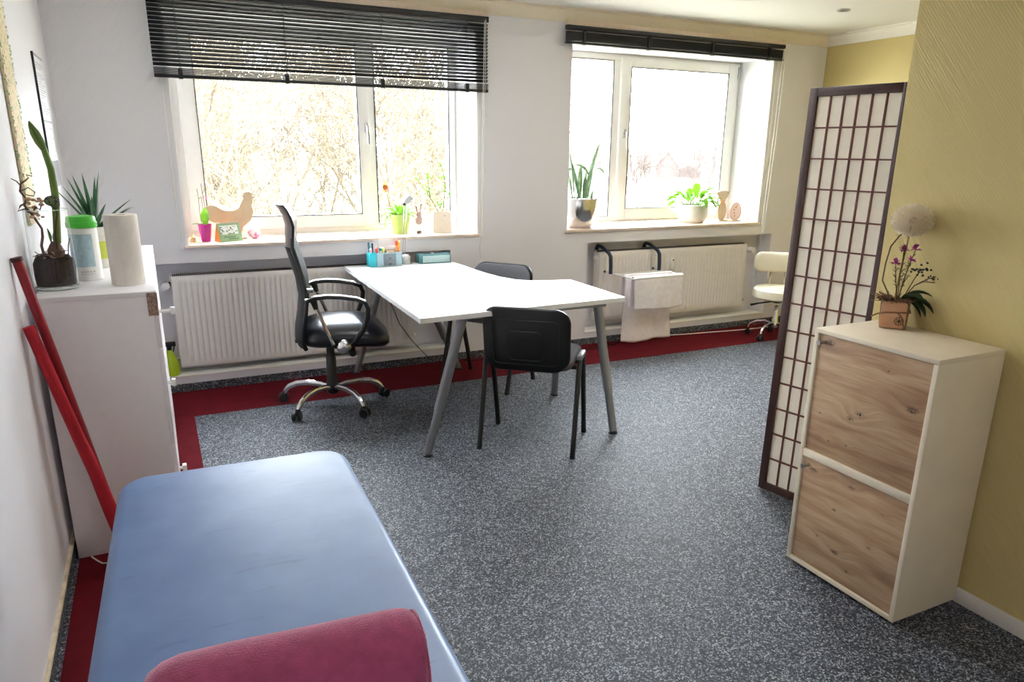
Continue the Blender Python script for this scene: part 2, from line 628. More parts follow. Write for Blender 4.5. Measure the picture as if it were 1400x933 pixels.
# ================================================================== STRUCTURE
WY = 4.94          # window wall face
FY = 5.33          # window frame face
g = G(); g.box(-0.55, 5.5, -1.7, 5.45, -0.1, 0.0)
floor = struct('floor', g, M_CARPET, 'blue-grey speckled carpet floor of the whole room', 'floor')
g = G(); g.box(-0.405, 5.36, 4.411, 4.925, -0.01, 0.0012); g.box(-0.405, 0.077, -1.6, 4.411, -0.01, 0.0012)
obj('red_border', g, M_RED, floor)['label'] = 'dark red carpet band along the window wall and left wall'

g = G()
g.box(-0.55, 5.5, WY, 5.45, 0, 0.10)
for x0, x1 in ((-0.55, -0.14), (1.894, 3.045), (4.97, 5.5)):
    g.box(x0, x1, WY, 5.45, 0.10, 0.823)
for x0, x1 in ((-0.14, 1.894), (3.045, 4.97)):
    g.box(x0, x1, 5.11, 5.45, 0.10, 0.823)
g.box(-0.55, 5.5, WY, 5.45, 0.823, 0.915)
for x0, x1 in ((-0.55, 0.168), (2.10, 2.855), (4.785, 5.5)):
    g.box(x0, x1, WY, 5.45, 0.915, 2.27)
g.box(-0.55, 5.5, WY, 5.45, 2.27, 2.6)
struct('wall_window', g, M_WHITE_WALL, 'white textured window wall with two windows above two radiator niches', 'wall')
g = G(); g.box(-0.55, -0.43, -1.7, WY, 0, 2.6)
struct('wall_left', g, M_WHITE_WALL, 'white textured left wall beside the blue couch', 'wall')
g = G(); g.box(5.38, 5.5, 1.7, WY, 0, 2.6)
struct('wall_right', g, M_OLIVE, 'olive yellow far right wall behind the paper screen', 'wall')
g = G(); g.box(2.39, 5.5, -1.7, 1.828, 0, 2.6)
struct('wall_partition', g, M_OLIVE, 'olive yellow near wall behind the oak-front cabinet', 'wall')
g = G(); g.box(-0.55, 2.39, -1.7, -1.6, 0, 2.6)
struct('wall_back', g, M_WHITE_WALL, 'white wall behind the camera', 'wall')
g = G(); g.box(-0.55, 5.5, -1.7, 5.45, 2.48, 2.62)
struct('ceiling', g, M_CEIL, 'plain off-white ceiling', 'ceiling')


def cove(g, length, flip=1):
    """cornice section in (d, z): d is distance from the wall"""
    pr = [(0, 2.395), (0.012, 2.395), (0.016, 2.41), (0.03, 2.425), (0.05, 2.452), (0.055, 2.466), (0.07, 2.468), (0.07, 2.481), (0, 2.481)]
    return pr


pr = cove(None, 0)
g = G(); g.loops([[(-0.43, WY - d, z) for d, z in pr], [(5.38, WY - d, z) for d, z in pr]])
struct('trim_1', g, M_COVE, 'beige cornice along the top of the window wall', 'cornice')
g = G(); g.loops([[(5.38 - d, 1.828, z) for d, z in pr], [(5.38 - d, WY, z) for d, z in pr]])
struct('trim_2', g, mat('cornice_white', rgb(240, 234, 224), 0.7, noise=0.01), 'white moulded cornice above the far olive wall', 'cornice')
# skirtings
g = G(); g.box(-0.42, 5.38, WY - 0.008, WY, 0, 0.05)
struct('baseboard_window', g, M_CARPET, 'dark speckled carpet skirting under the window wall', 'skirting')
g = G(); g.box(-0.43, -0.421, -1.6, WY, 0, 0.05)
bl = struct('baseboard_left', g, M_CARPET, 'dark speckled carpet skirting along the left wall', 'skirting')
g = G(); g.box(-0.43, -0.418, -1.6, WY, 0.05, 0.063, 0.002)
obj('top_strip', g, mat('dirty_cream_strip', rgb(222, 208, 180), 0.6, noise=0.25, nscale=18), bl)['label'] = 'stained cream top strip'
g = G(); g.box(2.376, 2.39, -1.6, 1.828, 0, 0.055, 0.003)
struct('baseboard_right', g, mat('white_skirting_paint', rgb(232, 228, 220), 0.45, noise=0.02), 'white skirting board below the near olive wall', 'skirting')
# plinth board edges under the niches
for i, (x0, x1, lb) in enumerate(((-0.14, 1.894, 'left'), (3.045, 4.97, 'right'))):
    g = G(); g.box(x0, x1, WY - 0.004, 5.1, 0.094, 0.104, 0.002)
    struct('trim_%d' % (3 + i), g, M_PLASTER, 'white ledge board at the foot of the %s radiator niche' % lb, 'ledge')
# metal corner beads
k = 5
for (x, z0, z1, lb) in ((0.160, 0.935, 1.95, 'left edge of the left'), (2.108, 0.935, 1.95, 'right edge of the left'), (4.793, 0.935, 2.3, 'right edge of the right')):
    g = G()
    s = 1 if x > 1 else -1
    g.box(x - 0.006, x + 0.006, WY - 0.004, WY + 0.001, z0, z1, 0.001)
    g.box(x + s * 0.035 - 0.005, x + s * 0.035 + 0.005, WY - 0.006, WY + 0.001, z0 - 0.02, z1, 0.001)
    struct('trim_%d' % k, g, M_PVC, 'thin white edge strip along the %s window opening' % lb, 'edge strip')
    k += 1
# battens over the blinds
for (x0, x1, lb) in ((0.085, 2.172, 'above the lowered black blind'), (2.785, 4.86, 'above the raised black blind')):
    g = G(); g.box(x0, x1, WY - 0.035, WY, 2.368, 2.408, 0.003)
    struct('trim_%d' % k, g, mat('pale_batten_wood', rgb(232, 214, 196), 0.6, noise=0.05), 'pale wooden batten %s' % lb, 'batten')
    k += 1


# ------------------------------------------------------------------ windows
def frame_bars(x0, x1, z0, z1, w, y0, y1, bev=0.004, wr=None, wb=None, wt=None):
    g = G()
    wr = wr or w; wb = wb or w; wt = wt or w
    g.box(x0, x0 + w, y0, y1, z0, z1, bev)
    g.box(x1 - wr, x1, y0, y1, z0, z1, bev)
    g.box(x0 + w - 0.002, x1 - wr + 0.002, y0, y1, z0, z0 + wb, bev)
    g.box(x0 + w - 0.002, x1 - wr + 0.002, y0, y1, z1 - wt, z1, bev)
    return g


def gasket(x0, x1, z0, z1, y):
    return frame_bars(x0, x1, z0, z1, 0.006, y - 0.004, y + 0.004, 0)


def make_handle(win, x, z, y):
    h = obj('handle', G().box(x - 0.014, x + 0.014, y - 0.010, y, z - 0.035, z + 0.035, 0.005), M_STEEL, win)
    g = G(); g.tube([(x, y - 0.005, z), (x, y - 0.045, z)], 0.010, 10)
    g.tube([(x, y - 0.045, z + 0.01), (x, y - 0.05, z - 0.03), (x + 0.004, y - 0.05, z - 0.115)], [0.011, 0.011, 0.009], 10, [0.008, 0.008, 0.006])
    obj('handle_lever', g, M_STEEL, h)


w1 = thing('window_1', 'large left white window with a wide sash, lever handle and narrow fixed pane', 'window')
w1['kind'] = 'structure'
obj('frame', frame_bars(0.170, 2.098, 0.935, 2.268, 0.055, FY, FY + 0.09, wr=0.05), M_PVC, w1)
obj('mullion', G().box(1.425, 1.485, FY + 0.004, FY + 0.09, 0.985, 2.22, 0.004), M_PVC, w1)
s = obj('sash', frame_bars(0.215, 1.437, 0.98, 2.235, 0.107, FY - 0.022, FY + 0.05, 0.006, wr=0.082, wb=0.088, wt=0.05), M_PVC, w1)
obj('gasket', gasket(0.318, 1.36, 1.062, 2.19, FY - 0.02), M_GASKET, s)
obj('pane', G().box(0.31, 1.37, FY + 0.02, FY + 0.026, 1.05, 2.20), M_GLASS, w1)
obj('gasket', gasket(1.485, 2.046, 0.985, 2.222, FY + 0.004), M_GASKET, w1)
obj('pane', G().box(1.48, 2.06, FY + 0.03, FY + 0.036, 0.98, 2.23), M_GLASS, w1)
make_handle(w1, 1.415, 1.66, FY - 0.022)
obj('sill', G().box(0.150, 2.112, WY - 0.022, FY + 0.004, 0.914, 0.933, 0.003), M_SILL, w1)['label'] = 'pale stone window sill'

w2 = thing('window_2', 'right white window with a narrow fixed pane and a wide sash', 'window')
w2['kind'] = 'structure'
obj('frame', frame_bars(2.857, 4.783, 0.935, 2.268, 0.055, FY, FY + 0.09), M_PVC, w2)
obj('mullion', G().box(3.475, 3.555, FY + 0.004, FY + 0.09, 0.985, 2.22, 0.004), M_PVC, w2)
s = obj('sash', frame_bars(3.535, 4.745, 0.955, 2.25, 0.095, FY - 0.022, FY + 0.05, 0.006, wr=0.10, wb=0.095, wt=0.075), M_PVC, w2)
obj('gasket', gasket(3.63, 4.646, 1.049, 2.177, FY - 0.02), M_GASKET, s)
obj('hinge', G().box(4.745, 4.765, FY - 0.03, FY + 0.004, 2.14, 2.24, 0.004), M_STEEL, s)
obj('pane', G().box(3.62, 4.66, FY + 0.02, FY + 0.026, 1.04, 2.185), M_GLASS, w2)
obj('gasket', gasket(2.912, 3.475, 0.985, 2.222, FY + 0.004), M_GASKET, w2)
obj('pane', G().box(2.905, 3.48, FY + 0.03, FY + 0.036, 0.98, 2.23), M_GLASS, w2)
make_handle(w2, 3.585, 1.66, FY - 0.022)
obj('sill', G().box(2.835, 4.80, WY - 0.022, FY + 0.004, 0.912, 0.931, 0.003), M_SILL, w2)['label'] = 'pale stone window sill'

# ------------------------------------------------------------------ venetian blinds
BY = 4.888


def slat_mesh(x0, x1, tilt):
    g = G()
    hw = 0.0135
    rows = []
    for i in range(5):
        t = (i / 4 - 0.5) * 2
        v = Vector((t * hw, (1 - t * t) * 0.0022))
        y = v.x * math.cos(tilt) - v.y * math.sin(tilt)
        z = v.x * math.sin(tilt) + v.y * math.cos(tilt)
        rows.append((y, z))
    g.grid(lambda a, b: (x0 + (x1 - x0) * a, rows[round(b * 4)][0], rows[round(b * 4)][1]), 1, 4)
    return g


b1 = thing('venetian_blind', 'black venetian blind half lowered over the left window', 'blind', (0, BY, 2.37))
obj('head_rail', G().box(0.088, 2.165, -0.018, 0.016, -0.035, 0.0, 0.003), M_BLIND, b1)
sl = obj('slat', slat_mesh(0.09, 2.163, math.radians(-38)), M_BLIND, b1)
sl.location = (0, 0, -0.055)
for i in range(1, 17):
    inst(sl, 'slat', b1, (0, 0, -0.055 - 0.0218 * i))
g = G()
for i in range(7):
    g.box(0.09, 2.163, -0.0135, 0.0135, -0.424 - i * 0.0055, -0.4215 - i * 0.0055)
tag(obj('slat_stack', g, M_BLIND, b1), 'slats gathered on the bottom rail', kind='stuff')
obj('bottom_rail', G().box(0.09, 2.163, -0.015, 0.015, -0.476, -0.459, 0.003), M_BLIND, b1)
for x in (0.229, 0.824, 1.422, 2.009):
    c = obj('ladder_cord', G().tube([(x, -0.017, -0.03), (x, -0.017, -0.45)], 0.0012, 5).tube([(x, 0.017, -0.03), (x, 0.017, -0.45)], 0.0012, 5).tube([(x + 0.006, 0.0, -0.03), (x + 0.006, 0, -0.45)], 0.0015, 5), mat('dark_grey_cord', rgb(52, 52, 58), 0.8), b1)
    obj('cord_clip', G().box(x - 0.012, x + 0.012, -0.0165, 0.017, -0.48, -0.425, 0.002), M_BPLASTIC, b1)
obj('tilt_wand', G().tube([(2.135, -0.03, -0.02), (2.133, -0.03, -0.45)], 0.004, 8), mat('clear_grey_plastic', rgb(150, 150, 156), 0.2), b1)
pts = [(2.13, -0.024, -0.03), (2.121, -0.02, -0.5), (2.112, -0.016, -1.05), (2.098, -0.014, -1.36), (2.108, -0.012, -1.45), (2.093, -0.012, -1.53), (2.104, -0.012, -1.62)]
obj('pull_cord', G().tube(pts, 0.0022, 6).tube([(p[0] + 0.012, p[1], p[2]) for p in pts[:3]] + [pts[3]], 0.0018, 6), M_CORD, b1)
obj('cord_weight', G().lathe([(0.003, 0.02), (0.006, 0.0), (0.006, -0.015), (0.002, -0.02)], 10, (2.105, -0.012, -1.635)), M_WPLASTIC, b1)

b2 = thing('venetian_blind', 'black venetian blind fully raised above the right window', 'blind', (0, BY, 2.37))
obj('head_rail', G().box(2.768, 4.835, -0.018, 0.016, -0.03, 0.0, 0.003), M_BLIND, b2)
g = G()
for i in range(14):
    g.box(2.772, 4.83, -0.0135, 0.0135, -0.043 - i * 0.0046, -0.0408 - i * 0.0046)
tag(obj('slat_stack', g, M_BLIND, b2), 'gathered black slats', kind='stuff')
obj('bottom_rail', G().box(2.77, 4.832, -0.015, 0.015, -0.123, -0.106, 0.003), M_BLIND, b2)
for x in (2.915, 3.477, 4.085, 4.67):
    obj('cord_clip', G().box(x - 0.012, x + 0.012, -0.019, 0.017, -0.127, -0.035, 0.002), M_BPLASTIC, b2)
    obj('ladder_cord', G().tube([(x, -0.017, -0.12), (x + 0.01, -0.02, -0.138), (x - 0.012, -0.02, -0.137)], 0.002, 5), M_BPLASTIC, b2)
pts = [(4.81, -0.024, -0.03), (4.80, -0.02, -0.7), (4.785, -0.016, -1.2), (4.775, -0.014, -1.6), (4.77, -0.012, -1.93)]
obj('pull_cord', G().tube(pts, 0.0022, 6).tube([(p[0] + 0.03, p[1], p[2]) for p in pts[:3]] + [(4.80, -0.014, -1.6)], 0.0018, 6), M_CORD, b2)
obj('cord_weight', G().lathe([(0.003, 0.02), (0.006, 0.0), (0.006, -0.015), (0.002, -0.02)], 10, (4.77, -0.012, -1.945)), M_WPLASTIC, b2)


# ------------------------------------------------------------------ radiators
def radiator(label, x0, x1, z0, z1, meter_x, valve_side):
    t = thing('radiator', label, 'radiator', (x0, 5.0, 0))
    L = x1 - x0
    # front sheet with pressed ribs
    n = int((L - 0.08) / 0.0333)
    xs = [(0.0, 0.0), (0.004, -0.014), (0.03, -0.016)]
    p = (L - 0.08) / n
    for i in range(n):
        c = 0.04 + p * i
        xs += [(c + p * 0.10, -0.016), (c + p * 0.28, -0.007), (c + p * 0.46, -0.007), (c + p * 0.62, -0.016), (c + p * 0.95, -0.016)]
    xs += [(L - 0.03, -0.016), (L - 0.004, -0.014), (L, 0.0)]
    mid = [(x, y) for x, y in xs]
    flat = [(x, max(y, -0.016) if y > -0.015 and x in (0.0, L, 0.004, L - 0.004) else -0.016) for x, y in xs]
    g = G()
    bm = g.bm
    rows = []
    zz = [(z0, 0, 0.6), (z0 + 0.006, 1, 1.0), (z0 + 0.035, 1, 1.0), (z0 + 0.05, 2, 1), (z1 - 0.05, 2, 1), (z1 - 0.035, 1, 1), (z1 - 0.006, 1, 1), (z1, 0, 0.6)]
    for z, kind, f in zz:
        src = mid if kind == 2 else flat
        rows.append([bm.verts.new((x, y if kind else y * 0.55, z)) for x, y in src])
    for A, B in zip(rows, rows[1:]):
        for j in range(len(A) - 1):
            bm.faces.new((A[j], A[j + 1], B[j + 1], B[j]))
    obj('front_panel', g, M_RAD, t, 0.9)
    obj('rear_panel', G().box(0, L, 0.055, 0.068, z0, z1, 0.003), M_RAD, t)
    obj('side_cover', G().box(-0.002, 0.006, 0.0, 0.068, z0, z1, 0.002), M_RAD, t)
    obj('side_cover', G().box(L - 0.006, L + 0.002, 0.0, 0.068, z0, z1, 0.002), M_RAD, t)
    gr = G()
    m_ = int(L / 0.012)
    for i in range(m_):
        x = 0.012 + (L - 0.024) * i / m_
        gr.box(x, x + 0.006, 0.006, 0.05, z1 - 0.012, z1 + 0.012)
    tag(obj('top_grille', gr, M_GRILLE, t), None, kind='stuff')
    obj('top_rail', G().box(0, L, -0.002, 0.005, z1 - 0.006, z1 + 0.002, 0.001).box(0, L, 0.05, 0.056, z1 - 0.006, z1 + 0.012, 0.001), M_RAD, t)
    m1 = obj('heat_meter', G().box(meter_x - 0.02, meter_x + 0.02, -0.042, -0.016, z1 - 0.17, z1 - 0.075, 0.005), M_WPLASTIC, t)
    obj('meter_window', G().box(meter_x - 0.006, meter_x + 0.006, -0.0435, -0.041, z1 - 0.10, z1 - 0.088), M_BPLASTIC, m1)
    for zc in (z0 + 0.05, z1 - 0.05):   # end plugs
        x = 0.0 if valve_side > 0 else L
        sgn = -1 if valve_side > 0 else 1
        g = G(); g.tube([(x, 0.03, zc), (x + sgn * 0.018, 0.03, zc)], 0.02, 12)
        g.tube([(x + sgn * 0.018, 0.03, zc), (x + sgn * 0.026, 0.03, zc)], 0.010, 8)
        obj('end_plug', g, M_RAD, t)
    x = L if valve_side > 0 else 0.0
    s_ = 1 if valve_side > 0 else -1
    v = obj('valve', G().tube([(x, 0.03, z1 - 0.05), (x + s_ * 0.045, 0.03, z1 - 0.05)], 0.014, 10).tube([(x + s_ * 0.03, 0.03, z1 - 0.05), (x + s_ * 0.03, 0.10, z1 - 0.05)], 0.009, 8), M_BPLASTIC, t)
    obj('thermostat_head', G().tube([(x + s_ * 0.03, 0.02, z1 - 0.05), (x + s_ * 0.032, -0.02, z1 - 0.05), (x + s_ * 0.034, -0.058, z1 - 0.05)], [0.018, 0.024, 0.022], 16), M_WPLASTIC, v)
    obj('return_valve', G().tube([(x, 0.03, z0 + 0.05), (x + s_ * 0.05, 0.03, z0 + 0.05)], 0.012, 10).tube([(x + s_ * 0.05, 0.03, z0 + 0.05), (x + s_ * 0.05, 0.10, z0 + 0.05)], 0.009, 8), M_STEEL, t)
    return t


radiator('wide white ribbed radiator under the left window behind the desk', 0.045, 1.62, 0.145, 0.735, 0.84, -1)
radiator('white ribbed radiator under the right window behind the drying rack', 3.19, 4.745, 0.172, 0.735, 0.72, 1)

# ================================================================== DESK
desk = thing('desk', 'white corner desk with curved inner edge and grey slanted steel legs', 'desk', (1.7, 4.0, 0))
DO = Vector((1.7, 4.0))
outl = [(1.118, 4.925), (1.062, 3.177), (2.254, 3.246), (2.268, 3.867), (2.128, 3.889), (2.026, 3.925), (1.956, 3.995), (1.912, 4.12), (1.890, 4.27), (1.878, 4.503), (1.876, 4.905)]
outl = [(x - DO.x, y - DO.y) for x, y in outl]
g = G(); g.prism(outl, 0.727, 0.752, 'z')
obj('tabletop', g, M_DESK, desk)


def desk_leg(foot, top):
    f = Vector((foot[0] - DO.x, foot[1] - DO.y, 0.012)); t_ = Vector((top[0] - DO.x, top[1] - DO.y, 0.715))
    d = t_ - f
    lg = obj('leg', G().tube([f + d * 0.33, t_], 0.0255, 14), M_GREYMETAL, desk)
    obj('leg_extension', G().tube([f, f + d * 0.34], 0.0215, 14), M_GREYMETAL, lg)
    obj('foot', G().lathe([(0.026, -0.012), (0.026, -0.006), (0.012, 0.0), (0.012, 0.01)], 14, f), M_BPLASTIC, lg)


desk_leg((1.127, 3.306), (1.305, 3.26))
desk_leg((2.173, 3.179), (2.13, 3.33))
desk_leg((2.197, 3.899), (2.13, 3.74))
desk_leg((1.155, 4.877), (1.35, 4.80))
g = G()
g.box(1.28 - DO.x, 1.33 - DO.x, 3.24 - DO.y, 4.84 - DO.y, 0.700, 0.727, 0.004)
g.box(1.28 - DO.x, 1.60 - DO.x, 4.64 - DO.y, 4.69 - DO.y, 0.700, 0.727, 0.004)
g.box(1.28 - DO.x, 2.16 - DO.x, 3.285 - DO.y, 3.335 - DO.y, 0.700, 0.727, 0.004)
g.box(2.105 - DO.x, 2.155 - DO.x, 3.32 - DO.y, 3.74 - DO.y, 0.700, 0.727, 0.004)
obj('frame', g, M_GREYMETAL, desk)
desk_leg((1.85, 4.70), (1.53, 4.66))
g = G(); g.tube([(1.24 - DO.x, 4.6 - DO.y, 0.71), (1.36 - DO.x, 4.72 - DO.y, 0.55), (1.46 - DO.x, 4.82 - DO.y, 0.34), (1.56 - DO.x, 4.86 - DO.y, 0.2), (1.68 - DO.x, 4.87 - DO.y, 0.06), (1.75 - DO.x, 4.85 - DO.y, 0.008)], 0.003, 6)
obj('power_cable', g, M_BPLASTIC, desk)['label'] = 'thin black cable hanging below the desk'

# ================================================================== OFFICE CHAIR
oc = thing('office_chair', 'black high-back swivel office chair with chrome star base at the desk', 'chair', (0.865, 4.30, 0), math.radians(-11.5))
inv = math.radians(11.5)
for k_ in range(5):
    a = math.radians(146 + 72.5 * k_) + inv
    ca, sa = math.cos(a), math.sin(a)
    r_ = 0.335
    pts = []
    for (rr, z) in ((0.02, 0.115), (0.08, 0.128), (0.16, 0.132), (0.23, 0.122), (0.28, 0.10), (0.305, 0.075), (0.312, 0.06)):
        pts.append((rr * ca, rr * sa, z))
    sp = obj('spoke', G().tube(pts, [0.017, 0.018, 0.018, 0.018, 0.017, 0.016, 0.015], 10, [0.014] * 7), M_CHROME, oc)
    g = G()
    px, py = 0.315 * ca, 0.315 * sa
    tx, ty = -math.sin(a + 0.5), math.cos(a + 0.5)
    for s_ in (-1, 1):
        c0 = Vector((px + 0.012 * ca, py + 0.012 * sa, 0.0265))
        g.tube([c0 + Vector((tx, ty, 0)) * s_ * 0.008, c0 + Vector((tx, ty, 0)) * s_ * 0.026], 0.0265, 14)
    g.tube([(px, py, 0.03), (px, py, 0.068)], 0.014, 10)
    g.sphere((px, py, 0.042), 0.022, 10, 6)
    obj('caster', g, M_BPLASTIC, sp)
g = G(); g.lathe([(0.03, 0.075), (0.036, 0.085), (0.036, 0.14), (0.031, 0.16), (0.029, 0.30), (0.024, 0.31), (0.024, 0.37), (0.014, 0.372), (0.014, 0.42)], 18)
obj('gas_column', g, M_BPLASTIC, oc)
g = G(); g.box(-0.10, 0.12, -0.10, 0.10, 0.40, 0.435, 0.008); g.box(-0.2, 0.0, -0.03, 0.03, 0.405, 0.425, 0.004)
obj('mechanism', g, M_BPLASTIC, oc)
g = G(); g.tube([(0.08, -0.09, 0.42), (0.078, -0.24, 0.426)], 0.014, 8); g.sphere((0.078, -0.262, 0.428), 0.042, 18, 12, (1, 0.7, 1))
obj('tension_knob', g, M_CHROME, oc)['label'] = 'round chrome tension knob'
g = G(); g.tube([(0.12, -0.1, 0.40), (0.125, -0.235, 0.378)], 0.02, 10)
obj('height_lever', g, M_BPLASTIC, oc)
# seat : waterfall cushion
g = G()
rings = []
N = 40
for (ins, z, dz) in ((0.06, 0.415, 0), (0.02, 0.42, 0), (0.0, 0.445, 0), (0.0, 0.475, 0), (0.012, 0.505, 1), (0.04, 0.528, 1), (0.09, 0.545, 1), (0.15, 0.553, 1), (0.22, 0.555, 1)):
    ring = []
    for (x, y) in rrect(0.255 - ins, 0.25 - ins, max(0.13 - ins * 0.5, 0.02), 9):
        t = x / 0.255
        drop = -0.055 * max(0, t) ** 2.2 * (1 if dz else 0.6) + 0.02 * (1 - abs(y) / 0.25) * dz * (1 - t * t)
        ring.append((x + 0.09, y, z + drop))
    rings.append(ring)
g.loops(rings)
obj('seat', g, M_BLEATHER, oc, 1.2)
# backrest : tall curved mesh back
prof = [(0.405, -0.165, 0.20), (0.45, -0.178, 0.222), (0.52, -0.172, 0.235), (0.60, -0.155, 0.238), (0.70, -0.142, 0.235), (0.80, -0.152, 0.228), (0.90, -0.176, 0.218), (0.985, -0.198, 0.21), (1.04, -0.195, 0.208), (1.10, -0.190, 0.206), (1.15, -0.202, 0.20), (1.19, -0.222, 0.185), (1.215, -0.243, 0.155)]


def back_sheet(p0, p1, th, wscale=1.0):
    rows = prof[p0:p1]
    g = G()
    nv = 12
    def fn(side):
        out = []
        for (z, x, w) in rows:
            r = []
            for j in range(nv + 1):
                t = (j / nv - 0.5) * 2
                curve = 0.035 * t * t
                e = th * (1 - 0.6 * abs(t) ** 4)
                r.append((x + curve + side * e, w * wscale * t, z))
            out.append(r)
        return out
    F, B = fn(1), fn(-1)
    rings = []
    for f, bk in zip(F, B):
        rings.append(f + bk[::-1])
    g.loops(rings)
    return g


obj('backrest', back_sheet(0, 8, 0.021), mat('black_mesh_fabric', rgb(17, 18, 21), 0.8, noise=0.3, nscale=300), oc, 1.2)
obj('headrest', back_sheet(7, 13, 0.017), M_BLEATHER, oc, 1.0)
for s_ in (-1, 1):
    obj('back_frame', G().tube([(x + 0.035 - 0.004, s_ * w * 0.98, z) for z, x, w in prof[0:9]], 0.012, 8), M_BPLASTIC, oc)
    # armrest : loop of black steel, chrome faced top, chrome strut
    y = 0.275 * s_
    loop = [(-0.115, y, 0.700), (-0.07, y, 0.716), (0.0, y, 0.722), (0.08, y, 0.716), (0.16, y, 0.702), (0.205, y, 0.682), (0.222, y, 0.645), (0.215, y, 0.59), (0.185, y * 0.99, 0.52), (0.14, y * 0.97, 0.46), (0.09, y * 0.9, 0.425), (0.05, y * 0.5, 0.42)]
    ar = obj('armrest', G().tube(loop, [0.021] * 6 + [0.017] * 6, 10, [0.013] * 6 + [0.014] * 6, side=(0, 1, 0)), M_BPLASTIC, oc)
    obj('arm_cap', G().tube([(x, y_, z + 0.010) for x, y_, z in loop[:6]], 0.0205, 10, 0.006, side=(0, 1, 0)), M_CHROME, ar)
    obj('arm_socket', G().tube([(-0.075, y, 0.705), (-0.062, y, 0.655)], [0.02, 0.013], 10), M_BPLASTIC, ar)
    obj('arm_strut', G().tube([(-0.066, y, 0.672), (0.0, y, 0.50), (0.02, y * 0.97, 0.445)], 0.011, 10), M_CHROME, ar)
    obj('strut_bracket', G().tube([(0.02, y * 0.98, 0.45), (0.03, y * 0.9, 0.425), (0.05, y * 0.4, 0.42)], 0.010, 8), M_BPLASTIC, ar)
g = G(); g.tube([(-0.145, 0.06, 0.70), (-0.08, 0.06, 0.70)], 0.014, 10)
obj('lumbar_knob', g, M_STEEL, oc)


# ================================================================== VISITOR CHAIRS
def visitor_chair(label, loc, rz):
    t = thing('visitor_chair', label, 'chair', loc, rz, None)
    for s_ in (-1, 1):
        x = 0.248 * s_
        for (y0, y1) in ((-0.192, -0.055), (0.192, 0.055)):
            obj('leg', G().tube([(x, y0, 0.012), (x, y1 * 1.05, 0.47), (x, y1 * 0.75, 0.496)], 0.0185, 10, 0.0135, side=(0, 1, 0)), M_BPLASTIC, t)
            obj('leg_cap', G().tube([(x, y0, 0.0), (x, y0 * 0.997, 0.02)], 0.0195, 10, 0.0145, side=(0, 1, 0)), M_BPLASTIC, t)
        obj('side_rail', G().box(x - 0.014, x + 0.014, -0.068, 0.068, 0.484, 0.510, 0.006), M_GREYMETAL, t)['label'] = 'grey shiny side rail'
    g = G()
    for y in (-0.055, 0.055):
        g.tube([(-0.248, y, 0.445), (0.248, y, 0.445)], 0.012, 10)
    for x in (-0.12, 0.12):
        g.tube([(x, 0.055, 0.437), (x, -0.15, 0.437), (x, -0.172, 0.455), (x, -0.185, 0.50), (x, -0.202, 0.60)], 0.006, 8, 0.013)
    obj('seat_frame', g, M_BPLASTIC, t)
    g = G()
    pad(g, 0.225, 0.21, 0.07, 0.452, 0.505, 0.024, 5, 4, 0.008, 0, 0.015)
    obj('seat', g, M_GREYFAB, t, 1.2)
    # backrest : rounded, slightly bowed pad with a hard rear shell
    def back(th0, th1, inset):
        g = G()
        rings = []
        for k2, ins in ((th0, 0.012 + inset), (th0 + 0.006, 0.003 + inset), (th1 - 0.006, inset + 0.003), (th1, inset + 0.02)):
            ring = []
            for (u, v) in rrect(0.225 - ins, 0.168 - ins, 0.075, 6, 0, 0.612):
                # lower corners tucked in
                wv = 1 - 0.10 * max(0, (0.55 - v) / 0.16) ** 1.5
                u2 = u * wv
                ring.append((u2, -0.196 + k2 - 0.045 * (v - 0.45) / 0.33 + 0.03 * (u2 / 0.225) ** 2, v))
            rings.append(ring)
        g.loops(rings)
        return g
    sh = obj('back_shell', back(-0.022, 0.004, 0.0), M_BPLASTIC, t, 1.0)
    g = G()
    for (hx, hz, cz) in ((0.165, 0.115, 0.60), (0.085, 0.075, 0.585)):
        ol = rrect(hx, hz, 0.025, 4, 0, cz)
        g.tube([(u, -0.196 - 0.0235 - 0.045 * (v - 0.45) / 0.33 + 0.03 * (u / 0.225) ** 2, v) for u, v in ol], 0.003, 5, closed=True)
    obj('shell_rib', g, M_BPLASTIC, sh)
    obj('backrest', back(0.004, 0.034, 0.006), M_GREYFAB, t, 1.0)
    return t


visitor_chair('black visitor chair with its back to the camera in front of the desk', (1.719, 3.274, 0), math.radians(-39.7))
visitor_chair('charcoal visitor chair half hidden behind the desk, near the window wall', (1.924, 4.343, 0), math.radians(126.9))

# ================================================================== STOOL
st = thing('swivel_stool', 'cream swivel stool with small backrest and chrome base behind the paper screen', 'stool', (4.665, 4.49, 0), math.radians(-40))
for k_ in range(5):
    a = math.radians(196 + 72 * k_) + math.radians(40)
    ca, sa = math.cos(a), math.sin(a)
    sp = obj('spoke', G().tube([(r_ * ca, r_ * sa, z) for r_, z in ((0.02, 0.12), (0.08, 0.135), (0.15, 0.125), (0.2, 0.095), (0.215, 0.06))], [0.014, 0.014, 0.013, 0.012, 0.01], 8, 0.009), M_CHROME, st)
    g = G()
    px, py = 0.22 * ca, 0.22 * sa
    for s_ in (-1, 1):
        g.tube([(px - s_ * 0.006 * sa, py + s_ * 0.006 * ca, 0.024), (px - s_ * 0.022 * sa, py + s_ * 0.022 * ca, 0.024)], 0.024, 12)
    g.tube([(px, py, 0.03), (px, py, 0.065)], 0.011, 8)
    obj('caster', g, M_BPLASTIC, sp)
obj('gas_column', G().lathe([(0.028, 0.09), (0.028, 0.15), (0.022, 0.16), (0.022, 0.27), (0.013, 0.275), (0.013, 0.335)], 16), M_CHROME, st)
obj('seat_plate', G().lathe([(0.03, 0.30), (0.10, 0.335), (0.10, 0.345)], 16), M_BPLASTIC, st)
obj('lever', G().tube([(-0.03, -0.02, 0.315), (-0.15, -0.08, 0.305), (-0.22, -0.10, 0.29)], [0.006, 0.006, 0.011], 8), M_BPLASTIC, st)
